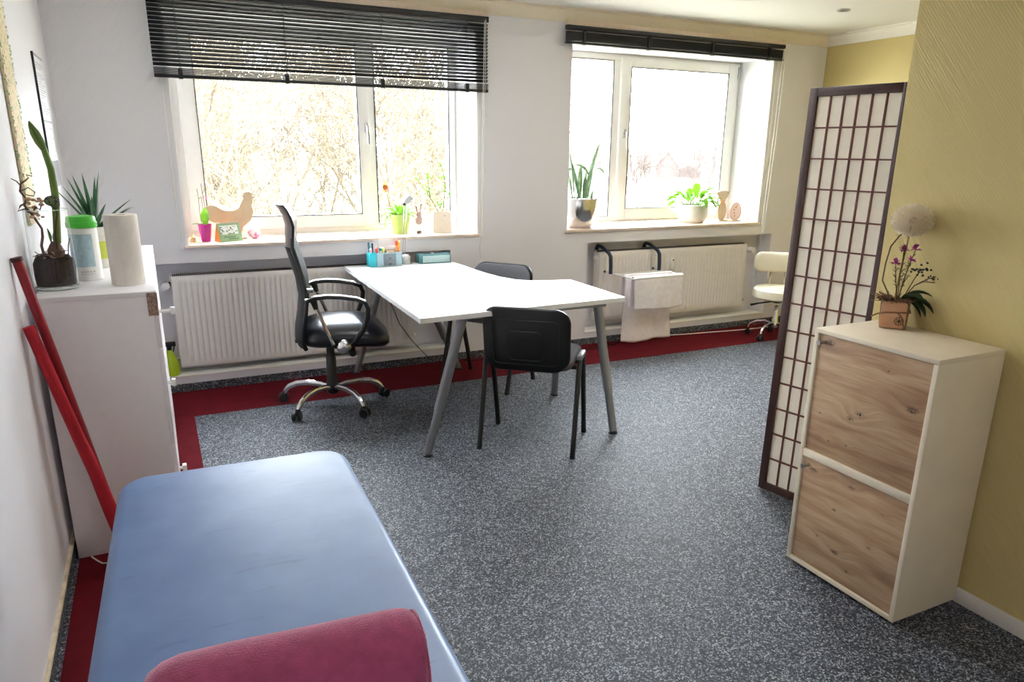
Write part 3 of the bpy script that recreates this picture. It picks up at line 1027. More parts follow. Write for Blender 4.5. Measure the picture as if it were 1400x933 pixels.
obj('seat', G().lathe([(0.05, 0.34), (0.19, 0.342), (0.207, 0.355), (0.208, 0.385), (0.203, 0.415), (0.185, 0.432), (0.1, 0.438), (0, 0.44)], 32), M_CREAMVINYL, st)
g = G()
for x in (-0.06, 0.06):
    g.tube([(x, 0.08, 0.335), (x, 0.205, 0.33), (x, 0.215, 0.36), (x, 0.21, 0.52), (x, 0.21, 0.60)], 0.008, 8)
obj('back_rod', g, M_CHROME, st)
g = G()
rings = []
for y, ins in ((0.215, 0.02), (0.207, 0.004), (0.19, 0.0), (0.175, 0.006), (0.165, 0.03)):
    rings.append([(u, y - 0.03 * (u / 0.2) ** 2, v) for u, v in rrect(0.205 - ins, 0.085 - ins, 0.06, 6, 0, 0.62)])
g.loops(rings)
obj('backrest', g, M_CREAMVINYL, st, 1.0)

# ================================================================== DRYING RACK AND TOWELS
dr = thing('drying_rack', 'white wire drying rack with navy hooks hung on the right radiator', 'drying rack', (3.45, 4.98, 0.74))
for x in (-0.232, 0.240):
    obj('hook_arm', G().tube([(x, 0.098, -0.06), (x, 0.098, 0.02), (x, 0.08, 0.042), (x, 0.02, 0.038), (x, -0.09, 0.0), (x, -0.115, -0.025), (x, -0.122, -0.09), (x, -0.125, -0.16)], 0.016, 10, 0.013, side=(1, 0, 0)), M_NAVY, dr)
g = G()
zt = -0.16
g.tube([(-0.21, -0.02, zt), (-0.21, -0.40, zt), (0.27, -0.40, zt), (0.27, -0.02, zt)], 0.006, 8)
for k_ in range(5):
    y = -0.145 - k_ * 0.055
    g.tube([(-0.21, y, zt), (0.27, y, zt)], 0.004, 6)
obj('rail_frame', g, M_WPLASTIC, dr)
for x in (-0.21, 0.27):
    obj('bumper', G().tube([(x, -0.02, zt), (x, 0.0, zt)], 0.009, 8), M_BPLASTIC, dr)


def towel(label, cx, y, ztop, w, front, back, seed, parentless=True):
    random.seed(seed)
    ph = [random.uniform(0, 6) for _ in range(4)]
    g = G()
    def fn(a, b):
        # b runs from the rear hem over the rail to the front hem
        s = -back + (front + back) * b
        u = (a - 0.5) * w
        d = abs(s)
        if s >= 0:
            yy = y - 0.010 - 0.012 * min(1, d / 0.05); zz = ztop - max(0, d - 0.012)
        else:
            yy = y + 0.010 + 0.008 * min(1, d / 0.05); zz = ztop - max(0, d - 0.012)
        if d < 0.03:
            tt = s / 0.03
            yy = y - tt * 0.014; zz = ztop + 0.009 * (1 - tt * tt) - 0.004
        k1 = min(1, d / 0.2)
        yy += (0.010 * math.sin(9 * a + ph[0]) + 0.006 * math.sin(19 * a + ph[1] + 4 * b)) * k1 * (1 if s > 0 else 0.35)
        uu = u * (1 + 0.04 * math.sin(5 * b + ph[2]) * k1) + 0.012 * k1 * math.sin(3 * b + ph[3])
        zz += -0.012 * math.sin(PI * a) * k1 + 0.006 * math.sin(7 * a + ph[1]) * k1
        return (cx + uu, yy, zz)
    g.grid(fn, 26, 44)
    o = obj('towel', g, M_TOWEL, None, 3)
    sm = o.modifiers.new('thickness', 'SOLIDIFY'); sm.thickness = 0.004; sm.offset = 0
    return tag(o, label, 'towel', 'towels on the drying rack')


towel('large white towel hanging behind the smaller one on the drying rack', 3.485, 4.725, 0.588, 0.46, 0.545, 0.20, 3)
towel('small white towel folded over the front bar of the drying rack', 3.49, 4.60, 0.588, 0.47, 0.26, 0.24, 8)

# ================================================================== MASSAGE TABLE AND BOLSTER
mt = thing('massage_table', 'blue vinyl padded massage table in the left foreground', 'massage table', (0.106, 1.172, 0), math.radians(-1.8))
g = G(); pad(g, 0.311, 0.972, 0.085, 0.548, 0.62, 0.032, 8, 7, 0.003)
obj('cushion', g, M_VINYL, mt, 1.2)
g = G(); g.box(-0.28, 0.28, -0.92, 0.92, 0.50, 0.549, 0.006)
obj('frame', g, mat('beech_frame', rgb(196, 160, 112), 0.5, noise=0.1), mt)
for sx in (-1, 1):
    for sy in (-1, 1):
        obj('leg', G().tube([(sx * 0.25, sy * 0.80, 0.51), (sx * 0.26, sy * 0.84, 0.0)], 0.022, 10), MATS['beech_frame'], mt)
for sy in (-1, 1):
    obj('crossbar', G().box(-0.25, 0.25, sy * 0.815 - 0.012, sy * 0.815 + 0.012, 0.22, 0.26, 0.004), MATS['beech_frame'], mt)

bo = thing('bolster', 'pink terry covered bolster cushion lying across the blue massage table', 'cushion', (0.112, 1.000, 0.62), math.radians(-5))
g = G()
rings = []
rad = 0.082
for (x, k_) in ((-0.218, 0.3), (-0.215, 0.55), (-0.206, 0.76), (-0.188, 0.90), (-0.162, 0.98), (-0.08, 1.01), (0.0, 1.0), (0.09, 1.005), (0.16, 1.0), (0.182, 0.99), (0.194, 0.95), (0.200, 0.88), (0.201, 0.6), (0.201, 0.3)):
    ring = []
    for j in range(28):
        a = 2 * PI * j / 28
        y, z = math.cos(a), math.sin(a)
        zz = max(z * rad * k_, -0.078 * 1.0)
        ring.append((x + 0.004 * math.sin(3 * a + 9 * x), y * rad * k_ * 1.06, zz + 0.0785))
    rings.append(ring)
g.loops(rings)
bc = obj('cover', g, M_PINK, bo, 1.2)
g = G(); g.tube([(0.1995, math.cos(2 * PI * j / 28) * rad * 0.92, max(math.sin(2 * PI * j / 28) * rad * 0.90, -0.074) + 0.0785) for j in range(28)], 0.0028, 6, closed=True)
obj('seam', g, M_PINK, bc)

# ================================================================== LEFT CABINET
CB = (-0.408, 2.92)
lc = thing('sideboard', 'tall white cabinet against the left wall with white knobs', 'cabinet', (-0.22, 3.65, 0))
def L(x0, x1, y0, y1, z0, z1, bev=0.0015):
    return G().box(x0 + 0.22, x1 + 0.22, y0 - 3.65, y1 - 3.65, z0, z1, bev)
obj('top_panel', L(-0.408, -0.027, 2.918, 4.385, 0.985, 1.005), M_LAM, lc)
obj('side_panel', L(-0.408, -0.045, 2.920, 2.938, 0.0, 0.985), M_LAM, lc)
obj('side_panel', L(-0.408, -0.045, 4.365, 4.383, 0.0, 0.985), M_LAM, lc)
obj('bottom_panel', L(-0.408, -0.047, 2.938, 4.365, 0.04, 0.058), M_LAM, lc)
obj('back_panel', L(-0.408, -0.402, 2.938, 4.365, 0.04, 0.985), M_LAM, lc)
obj('plinth', L(-0.10, -0.085, 2.938, 4.365, 0.0, 0.04), M_LAM, lc)
ys = [2.922, 3.408, 3.895, 4.382]
for j, (z0, z1) in enumerate([(0.045, 0.40), (0.404, 0.785), (0.789, 0.983)]):
    d = obj('drawer', L(-0.045, -0.027, ys[0] + 0.002, ys[1] - 0.002, z0, z1), M_LAM, lc)
    yc = 3.10 - 3.65
    zc = (z0 + z1) / 2 + 0.008
    ext = 0.028 if j == 2 else 0.0
    g = G()
    g.tube([(-0.027 + 0.22, yc, zc), (-0.012 + ext + 0.22, yc, zc)], 0.007, 8)
    g.box(-0.014 + ext + 0.22, 0.002 + ext + 0.22, yc - 0.014, yc + 0.014, zc - 0.014, zc + 0.014, 0.003)
    obj('knob', g, M_WPLASTIC, d)
for i in (1, 2):
    obj('door', L(-0.045, -0.027, ys[i] + 0.002, ys[i + 1] - 0.002, 0.045, 0.983), M_LAM, lc)
g = G(); g.box(-0.0265 + 0.22, -0.0255 + 0.22, 2.921 - 3.65, 3.0 - 3.65, 0.95, 0.985)
g.box(-0.06 + 0.22, -0.026 + 0.22, 2.9165 - 3.65, 2.9185 - 3.65, 0.915, 1.0)
obj('edge_tape', g, mat('worn_brown_edge', rgb(158, 132, 116), 0.7, noise=0.5, nscale=160), lc)['label'] = 'worn brown patch at the front corner'

# red poles leaning on the wall
pl = thing('exercise_pole', 'thin red pole with dark cap, the taller one leaning on the left wall', 'pole', (-0.225, 2.815, 0))
p0, p1 = Vector((0, 0, 0.0)), Vector((-0.186, -0.035, 1.155))
obj('shaft', G().tube([p0 + (p1 - p0) * 0.003, p1], 0.0155, 14), M_REDPOLE, pl)
obj('cap', G().tube([p1 - (p1 - p0) * 0.003, p1 + (p1 - p0) * 0.008], 0.0175, 14), M_DARKRED, pl)
tag(obj('exercise_band', G().tube([(-0.408, 2.745, 0.945), (-0.36, 2.748, 0.72), (-0.318, 2.753, 0.52), (-0.29, 2.757, 0.40), (-0.262, 2.762, 0.24), (-0.24, 2.77, 0.12), (-0.218, 2.775, 0.005)], [0.018, 0.019, 0.020, 0.022, 0.024, 0.024, 0.022], 14, [0.014, 0.015, 0.014, 0.013, 0.013, 0.013, 0.013]), M_REDCLOTH), 'shorter red cloth covered bar leaning in front of the taller red pole', 'pole')
tag(obj('white_cable', G().tube([(-0.365, 2.908, 0.005), (-0.345, 2.87, 0.005), (-0.325, 2.838, 0.005), (-0.288, 2.824, 0.005), (-0.2, 2.835, 0.005), (-0.12, 2.86, 0.005)], 0.003, 6), M_WPLASTIC), 'thin white cable on the red carpet at the foot of the white cabinet', 'cable')

# ------------------------------------------------------------------ things on the cabinet
ZC = 1.0055
va = thing('glass_vase', 'clear glass cylinder with dark soil on the white cabinet', 'vase', (-0.350, 3.115, ZC))
obj('glass', G().lathe([(0.0, 0.002), (0.066, 0.0), (0.071, 0.006), (0.072, 0.02), (0.069, 0.283), (0.0675, 0.285), (0.0675, 0.281)], 32, close=False), glass_mat('clear_glass', (0.985, 0.992, 0.99), 0.10), va)
M_GEDGE = mat('pale_glass_edge', rgb(206, 220, 216), 0.12, noise=0.02)
obj('rim', G().tube([(0.0685 * math.cos(2 * PI * k_ / 32), 0.0685 * math.sin(2 * PI * k_ / 32), 0.284) for k_ in range(32)], 0.0011, 6, closed=True), M_GEDGE, va)
obj('base_edge', G().tube([(0.069 * math.cos(2 * PI * k_ / 32), 0.069 * math.sin(2 * PI * k_ / 32), 0.006) for k_ in range(32)], 0.0035, 6, closed=True), M_GEDGE, va)
g = G()
random.seed(4)
prof_s = [(0.0, 0.013), (0.064, 0.014), (0.067, 0.05), (0.066, 0.10), (0.05, 0.112), (0.02, 0.118), (0, 0.12)]
g.lathe(prof_s, 24, close=False)
for v in g.bm.verts:
    if v.co.z > 0.09:
        v.co.z += random.uniform(-0.012, 0.016)
obj('soil', g, M_SOIL, va)
g = G()
for i in range(26):
    a = random.uniform(0, 6.28); r_ = random.uniform(0.0, 0.05)
    c0 = Vector((r_ * math.cos(a), r_ * math.sin(a), 0.118))
    q = [c0]
    for k_ in range(4):
        q.append(q[-1] + Vector((random.uniform(-0.016, 0.016), random.uniform(-0.016, 0.016), random.uniform(-0.012, 0.012))))
    for p in q:
        h_ = math.hypot(p.x, p.y)
        if h_ > 0.06:
            p.x *= 0.06 / h_; p.y *= 0.06 / h_
    g.tube(q, 0.0018, 4)
tag(obj('dry_moss', g, mat('pale_dry_moss', rgb(168, 146, 118), 0.9), va), 'pale dry roots and moss', kind='stuff')
am = thing('amaryllis', 'amaryllis bulb with one tall green stalk and closed bud in the glass vase', 'plant', (-0.335, 3.10, ZC + 0.115))
obj('bulb', G().lathe([(0.0, -0.005), (0.022, 0.0), (0.028, 0.02), (0.02, 0.042), (0.011, 0.056), (0.0, 0.06)], 14), mat('brown_bulb', rgb(98, 74, 62), 0.8, noise=0.3), am)
obj('stalk', G().tube([(0.008, 0, 0.05), (0.016, -0.005, 0.12), (0.026, -0.008, 0.22), (0.026, -0.008, 0.31), (0.014, -0.01, 0.38)], [0.013, 0.0125, 0.0125, 0.012, 0.010], 12), M_STALK, am)
obj('bud', G().tube([(0.014, -0.01, 0.375), (0.006, -0.012, 0.40), (-0.004, -0.014, 0.43), (-0.012, -0.016, 0.455), (-0.015, -0.016, 0.468)], [0.010, 0.0155, 0.015, 0.008, 0.002], 12), thin_mat('bud_green', rgb(92, 118, 46), 0.2), am)
g = G()
g.leaf((-0.012, 0.0, 0.05), (-0.1, 0.1, 1), 0.055, 0.014, 0.1, 0.3)
g.leaf((-0.002, 0.01, 0.05), (0.1, 0.2, 1), 0.045, 0.012, 0.1, 0.3)
obj('leaf', g, M_STALK, am)
tw = thing('twig_ornament', 'crooked dark twig with dried pods rising out of the glass vase', 'decoration', (-0.385, 3.08, ZC + 0.10))
random.seed(11)
g = G()
g.tube([(0.015, 0, 0), (0.01, 0.0, 0.06), (0.018, 0, 0.09), (0.02, 0, 0.12), (-0.002, 0, 0.17), (-0.02, 0.0, 0.20), (-0.012, 0, 0.225), (-0.026, 0, 0.25), (-0.02, 0, 0.275), (-0.005, 0, 0.285), (0.006, 0, 0.295), (0.0, 0, 0.305), (0.018, 0, 0.30)], [0.005, 0.005, 0.005, 0.004, 0.004, 0.004, 0.0035, 0.0035, 0.003, 0.003, 0.0025, 0.002, 0.0015], 7)
g.tube([(-0.022, 0, 0.27), (-0.03, -0.004, 0.283), (-0.045, -0.006, 0.293), (-0.056, -0.006, 0.30)], [0.0025, 0.002, 0.0015, 0.001], 6)
g.tube([(-0.024, 0, 0.25), (0.0, 0.004, 0.262), (0.018, 0.004, 0.245), (0.012, 0.004, 0.232), (-0.012, 0, 0.238)], 0.0018, 6)
g.tube([(-0.014, 0, 0.21), (-0.032, 0, 0.20), (-0.042, 0, 0.183), (-0.02, 0, 0.19), (-0.012, 0, 0.175)], [0.0035, 0.003, 0.003, 0.003, 0.0025], 6)
g.tube([(-0.002, 0, 0.17), (0.012, 0, 0.195), (0.024, 0, 0.185), (0.03, 0, 0.2)], [0.003, 0.003, 0.0025, 0.002], 6)
obj('stem', g, M_TWIG, tw)
g = G()
for i in range(16):
    g.sphere((random.uniform(-0.01, 0.03), random.uniform(-0.012, 0.012), random.uniform(0.16, 0.225)), random.uniform(0.004, 0.010), 7, 5, (1.3, 1, 0.8))
tag(obj('dried_pod', g, mat('dried_petals', rgb(196, 160, 130), 0.9, noise=0.3), tw), 'pale dried pods and petals', kind='stuff')
g = G(); g.sphere((0.064, 0.0, 0.215), 0.019, 10, 7, (1.3, 1, 1)); g.sphere((0.072, 0.0, 0.203), 0.016, 10, 7)
obj('seed_head', g, speckle_mat('mossy_pod', rgb(86, 104, 62), rgb(40, 38, 36), 90, 0.52), tw)['label'] = 'mossy green and black seed head'
g = G(); g.tube([(0.07, 0, 0.20), (0.074, 0, 0.17), (0.066, 0, 0.14), (0.058, 0, 0.10), (0.055, 0, 0.03)], 0.0035, 7)
obj('side_stem', g, M_TWIG, tw)
g = G(); g.leaf((0.035, -0.02, 0.03), (-1, -0.3, 0.25), 0.05, 0.022, 0.5); g.leaf((0.06, -0.03, 0.035), (0.8, -0.4, 0.5), 0.04, 0.016, 0.5)
g.tube([(0.09, -0.02, 0.03), (0.094, -0.02, 0.06), (0.102, -0.02, 0.085)], 0.0018, 5)
obj('dry_leaf', g, mat('dark_dry_leaf', rgb(62, 54, 46), 0.8), tw)

ca_ = thing('wipe_canister', 'white canister with bright green lid and pale blue label on the white cabinet', 'canister', (-0.258, 3.285, ZC))
obj('body', G().lathe([(0.046, 0.0), (0.05, 0.004), (0.05, 0.20), (0.046, 0.205)], 28), M_WPLASTIC, ca_)
obj('lid', G().lathe([(0.053, 0.203), (0.054, 0.208), (0.054, 0.222), (0.051, 0.226), (0.051, 0.236), (0.047, 0.245), (0.02, 0.249), (0, 0.249)], 28), mat('bright_green_plastic', rgb(60, 176, 40), 0.35), ca_)
g = G()
g.grid(lambda a, b: (0.0506 * math.cos(-2.9 + 2.0 * a), 0.0506 * math.sin(-2.9 + 2.0 * a), 0.055 + 0.125 * b), 14, 1)
obj('label_wrap', g, mat('pale_blue_print', rgb(176, 204, 214), 0.5, noise=0.12, nscale=60), ca_)
g = G()
random.seed(9)
for k_ in range(15):
    a = -2.0 + k_ * 0.066
    for r_ in range(2):
        if k_ in (1, 13) and r_ == 0:
            continue
        w_ = 0.5 if k_ in (0, 14) else 0.32
        h_ = random.uniform(0.003, 0.008) if r_ else random.uniform(0.002, 0.004)
        z_ = 0.034 if r_ else 0.026
        g.grid(lambda p, q: (0.0507 * math.cos(a + p * 0.066 * w_), 0.0507 * math.sin(a + p * 0.066 * w_), z_ + q * h_), 1, 1)
obj('print', g, mat('grey_print', rgb(110, 112, 112), 0.6), ca_)

pr_ = thing('paper_towel_roll', 'standing white paper towel roll on the white cabinet', 'paper roll', (-0.117, 3.125, ZC))
obj('roll', G().lathe([(0.021, 0.0), (0.057, 0.0), (0.058, 0.003), (0.058, 0.257), (0.057, 0.26), (0.021, 0.26), (0.021, 0.0)], 36, close=False), mat('tissue_paper', rgb(236, 230, 222), 0.95, noise=0.03, bump=0.5, bscale=160), pr_)
obj('core', G().lathe([(0.0205, 0.002), (0.0205, 0.259), (0.019, 0.259), (0.019, 0.002)], 20, close=False), mat('grey_cardboard', rgb(170, 160, 148), 0.9), pr_)
g = G(); g.grid(lambda a, b: (0.0588 * math.cos(-2.3 + 0.5 * a) - 0.004 * 0, 0.0588 * math.sin(-2.3 + 0.5 * a) - 0.004 * (1 - a), 0.002 + 0.256 * b), 6, 1)
obj('loose_sheet', g, MATS['tissue_paper'], pr_)

yu = thing('potted_yucca', 'small spiky dark green plant in a white and yellow pot behind the canister', 'plant', (-0.235, 3.62, ZC))
obj('pot', G().lathe([(0.036, 0.0), (0.038, 0.003), (0.052, 0.135), (0.056, 0.14), (0.056, 0.175), (0.05, 0.175), (0.048, 0.15), (0, 0.15)], 24, close=False), M_WCERAMIC, yu)
g = G(); g.grid(lambda a, b: ((0.0432 + 0.0085 * b) * math.cos(-2.2 + 1.5 * a), (0.0432 + 0.0085 * b) * math.sin(-2.2 + 1.5 * a), 0.04 + 0.075 * b), 10, 2)
obj('painted_patch', g, mat('yellow_green_glaze', rgb(206, 216, 90), 0.4), yu)
obj('soil', G().lathe([(0.049, 0.15), (0.03, 0.158), (0, 0.16)], 16, close=False), M_SOIL, yu)
random.seed(21)
for i in range(15):
    a = i * 2.4; el = 0.62 + 0.85 * ((i * 0.618) % 1)
    ln = random.uniform(0.17, 0.23) + 0.06 * (el - 0.6)
    obj('leaf', G().leaf((0.008 * math.cos(a), 0.008 * math.sin(a), 0.158), (math.cos(a) * math.cos(el), math.sin(a) * math.cos(el), math.sin(el)), ln, 0.028, 0.10, 0.35, 6, 'spike'), M_LEAFDARK, yu)

# ------------------------------------------------------------------ left wall decorations
M_SCROLL = speckle_mat('flecked_grass_paper', rgb(226, 208, 172), rgb(150, 168, 130), 60, 0.60)
hg = thing('wall_hanging', 'narrow beige wall hanging with green flecks on the left wall', 'wall hanging', (-0.43, 3.37, 1.72))
obj('panel', G().box(0.002, 0.012, -0.11, 0.11, -0.50, 0.45, 0.001), M_SCROLL, hg)
g = G()
random.seed(5)
for i in range(220):
    y = random.choice((-0.105, 0.105)) + random.uniform(-0.012, 0.012); z = random.uniform(-0.49, 0.44)
    g.leaf((0.012, y, z), (0.25, random.uniform(-1, 1), random.uniform(-1, 1)), random.uniform(0.006, 0.014), 0.006, 0.3, 0.2, 2)
tag(obj('moss_edge', g, mat('pale_moss', rgb(176, 206, 172), 0.8, noise=0.4, nscale=60), hg), 'pale green mossy edge', kind='stuff')
po = thing('wall_notice', 'tall notice board with pale printed sheets and black edge on the left wall', 'notice board', (-0.43, 4.43, 1.62))
obj('board', G().box(0.002, 0.008, -0.185, 0.165, -0.305, 0.31, 0.001), mat('grey_board', rgb(150, 150, 154), 0.4), po)
obj('edge_strip', G().box(0.0, 0.010, -0.190, -0.185, -0.305, 0.31, 0.001), M_BPLASTIC, po)
for (y0, y1, z0, z1) in ((-0.175, 0.155, 0.01, 0.295), (-0.175, 0.155, -0.18, 0.0)):
    sh = obj('sheet', G().box(0.0082, 0.0092, y0, y1, z0, z1), mat('white_sheet', rgb(226, 226, 230), 0.6), po)
    g = G()
    random.seed(int(z1 * 1000))
    z = z1 - 0.025
    while z > z0 + 0.02:
        ln = random.uniform(0.12, 0.28)
        g.box(0.0092, 0.0095, y0 + 0.02, y0 + 0.02 + ln, z - 0.004, z)
        z -= random.choice((0.012, 0.012, 0.024))
    tag(obj('print_lines', g, mat('grey_ink', rgb(176, 176, 182), 0.7), sh), None, kind='stuff')

# ================================================================== SILL ORNAMENTS, LEFT WINDOW
ZS = 0.9335
tl = thing('brass_bell', 'tiny brass coloured ornament in the left corner of the left window sill', 'ornament', (0.205, 5.10, ZS))
obj('body', G().lathe([(0.016, 0.0), (0.018, 0.006), (0.015, 0.014), (0.015, 0.024), (0.018, 0.03), (0.010, 0.036), (0.004, 0.05), (0.0, 0.052)], 16), mat('brass', (0.75, 0.55, 0.25), 0.35, 0.9), tl)
obj('stem', G().tube([(0, 0, 0.05), (0.002, 0, 0.12), (-0.004, 0, 0.16)], 0.002, 5), M_WPLASTIC, tl)

orc = thing('potted_orchid', 'orchid with one upright leaf in a glossy magenta pot on the left window sill', 'plant', (0.283, 5.105, ZS))
obj('pot', G().lathe([(0.025, 0.0), (0.028, 0.003), (0.036, 0.055), (0.042, 0.11), (0.039, 0.11), (0.034, 0.09), (0, 0.088)], 28, close=False), M_MAGENTA, orc)
obj('bark_soil', G().lathe([(0.036, 0.094), (0.02, 0.10), (0, 0.104)], 12, close=False), M_SOIL, orc)
obj('leaf', G().leaf((0.006, -0.01, 0.10), (0.05, -0.12, 1), 0.115, 0.058, 0.05, 0.18, 8), M_LEAF, orc)
obj('leaf', G().leaf((-0.008, -0.005, 0.105), (-1, -0.25, 0.3), 0.075, 0.03, 0.35, 0.2, 7), M_LEAFMID, orc)
for (p) in ([(-0.018, 0, 0.10), (-0.022, 0, 0.18), (-0.02, 0, 0.27), (-0.024, 0, 0.33)], [(0.0, 0.01, 0.10), (0.0, 0.01, 0.2), (-0.003, 0.01, 0.28), (-0.02, 0.005, 0.265)], [(0.018, 0, 0.10), (0.012, 0, 0.2), (0.006, 0, 0.3), (0.002, 0, 0.36)]):
    obj('stake', G().tube(p, 0.0018, 5), M_TWIG, orc)
obj('flower_stem', G().tube([(0.006, 0, 0.30), (0.02, 0, 0.325), (0.045, -0.005, 0.322), (0.07, -0.005, 0.31)], 0.0013, 5).tube([(0.004, 0, 0.27), (0.02, 0, 0.285), (0.035, -0.004, 0.275)], 0.0012, 5), M_TWIG, orc)
g = G()
for k_ in range(5):
    a = k_ * 1.256
    g.leaf((0.027, -0.004, 0.272), (math.cos(a), -0.3, math.sin(a)), 0.012, 0.01, 0.1, 0.2, 3)
obj('blossom', g, thin_mat('pink_petal', rgb(220, 110, 150), 0.4), orc)

ro = thing('wooden_rooster', 'flat plywood rooster cut-out standing on the left window sill', 'ornament', (0.50, 5.19, ZS))
zp = [(430, 470), (440, 420), (470, 380), (520, 365), (570, 380), (610, 415), (650, 430), (700, 435), (750, 425), (785, 400), (805, 360), (825, 310), (838, 285), (818, 255), (842, 252), (832, 228), (856, 236), (860, 213), (880, 228), (897, 212), (906, 230), (920, 228), (926, 252), (922, 272), (938, 291), (921, 300), (927, 340), (910, 370), (916, 410), (922, 450), (915, 500), (890, 550), (850, 590), (815, 620), (803, 650), (790, 690), (786, 742), (765, 742), (762, 690), (740, 665), (700, 640), (640, 622), (600, 600), (580, 560), (540, 567), (500, 545), (470, 520), (445, 500)]
sc_ = 0.00057
ol = [((x - 776) * sc_ * 1.12, (742 - y) * sc_ * 0.98 + 0.010) for x, y in zp]
obj('body', G().prism(ol, -0.004, 0.004, 'y'), M_WOODPLY, ro)
obj('base', G().box(-0.06, 0.04, -0.025, 0.025, 0, 0.011, 0.002), M_WOODPLY, ro)

cl = thing('desk_calendar', 'small standing spiral calendar with green printed sheet on the left window sill', 'calendar', (0.418, 5.085, ZS), math.radians(22))
g = G(); g.prism([(-0.045, 0.0), (-0.041, 0.0), (0.002, 0.115), (-0.002, 0.115)], -0.075, 0.075, 'x')
obj('front_board', g, mat('sage_card', rgb(138, 164, 122), 0.6, noise=0.06), cl)
g = G(); g.prism([(0.041, 0.0), (0.045, 0.0), (0.002, 0.115), (-0.002, 0.115)], -0.075, 0.075, 'x')
obj('rear_board', g, mat('orange_card', rgb(206, 128, 58), 0.7), cl)
g = G(); g.prism([(-0.04, 0.001), (0.04, 0.001), (0.0, 0.108)], -0.0755, -0.0735, 'x')
obj('end_flap', g, MATS['orange_card'], cl)
g = G()
for i in range(16):
    x = -0.068 + i * 0.009
    g.tube([(x, 0.006 * math.cos(q * PI / 4), 0.114 + 0.007 * math.sin(q * PI / 4)) for q in range(8)], 0.001, 4, closed=True)
tag(obj('spiral', g, M_STEEL, cl), None, kind='stuff')
pg_ = G()
def cal_pt(u, v, off=0.0009):
    t = v / 0.115
    return (u, -0.0455 + 0.043 * t - off, v)
pg_.grid(lambda a, b: cal_pt(-0.062 + 0.118 * a, 0.045 + 0.055 * b), 1, 1)
obj('picture', pg_, speckle_mat('sketch_print', rgb(214, 216, 208), rgb(96, 110, 88), 85, 0.56), cl)
g = G()
for (u0, u1, v0) in ((-0.05, 0.03, 0.026), (-0.02, 0.05, 0.014)):
    g.grid(lambda a, b: cal_pt(u0 + (u1 - u0) * a, v0 + 0.006 * b), 1, 1)
obj('print_line', g, mat('green_ink', rgb(90, 116, 84), 0.7), cl)

eg = thing('painted_egg', 'small pink and white painted egg on the left window sill', 'ornament', (0.585, 5.17, ZS))
obj('shell', G().sphere((0, 0, 0.036), 0.036, 18, 12, (1.15, 1, 1)), speckle_mat('pink_marble', rgb(240, 232, 236), rgb(222, 130, 170), 28, 0.5, 0.4), eg)
obj('bow', G().leaf((-0.03, -0.01, 0.02), (-1, 0, 0.15), 0.07, 0.012, 0.15, 0.1, 4), mat('pink_ribbon', rgb(226, 170, 160), 0.6), eg)


def round_pot(t, r0, r1, h, m):
    return obj('pot', G().lathe([(0.0, 0.0), (r0 - 0.003, 0.0), (r0, 0.003), (r1, h - 0.003), (r1 - 0.001, h), (r1 - 0.006, h), (r1 - 0.008, h - 0.02), (0, h - 0.022)], 32, close=False), m, t)


gp = thing('potted_peace_lily', 'bright green leafy plant in a lime green pot on the left window sill', 'plant', (1.585, 5.135, ZS))
round_pot(gp, 0.058, 0.076, 0.135, M_LIME)
obj('soil', G().lathe([(0.068, 0.118), (0, 0.125)], 16, close=False), M_SOIL, gp)
random.seed(31)
for i in range(20):
    a = i * 2.39996 + 0.3; el = random.uniform(0.5, 1.35)
    b0 = Vector((0.03 * math.cos(a), 0.03 * math.sin(a), 0.12))
    d_ = Vector((math.cos(a) * math.cos(el), math.sin(a) * math.cos(el) * 0.7, math.sin(el)))
    st_l = random.uniform(0.01, 0.035)
    mid = b0 + d_ * st_l
    lf = obj('leaf', G().leaf(mid, d_, random.uniform(0.07, 0.115), random.uniform(0.03, 0.042), random.uniform(0.9, 1.9), 0.2, 7), M_LEAF, gp)
    obj('leaf_stem', G().tube([b0, mid], 0.002, 5), M_STALK, lf)
for a, b0 in ((PI, (-0.07, -0.01, 0.125)), (0.1, (0.07, -0.02, 0.125))):
    obj('leaf', G().leaf(b0, (math.cos(a), -0.2, 0.1), 0.10, 0.035, 3.2, 0.2, 8), M_LEAF, gp)
fp = thing('flower_pick', 'decorative yellow and brown flower on a stick in the lime green pot', 'decoration', (1.53, 5.12, ZS + 0.115))
obj('stick', G().tube([(0, 0, 0), (-0.025, -0.005, 0.1), (-0.055, -0.01, 0.2)], 0.002, 6), M_TWIG, fp)
g = G()
for k_ in range(11):
    a = k_ * 2 * PI / 11
    g.leaf((-0.055 + 0.014 * math.cos(a), -0.014, 0.21 + 0.014 * math.sin(a)), (math.cos(a), -0.25, math.sin(a)), 0.022, 0.016, 0.1, 0.2, 3)
obj('petals', g, thin_mat('yellow_petal', rgb(250, 206, 60), 0.4), fp)
obj('flower_centre', G().sphere((-0.055, -0.018, 0.21), 0.021, 14, 8, (1, 0.5, 1)), mat('brown_orange_felt', rgb(168, 92, 40), 0.9, noise=0.3), fp)
obj('tag', G().box(-0.055, -0.028, -0.024, -0.022, 0.182, 0.200, 0.001), mat('pink_tag', rgb(226, 180, 196), 0.6), fp)

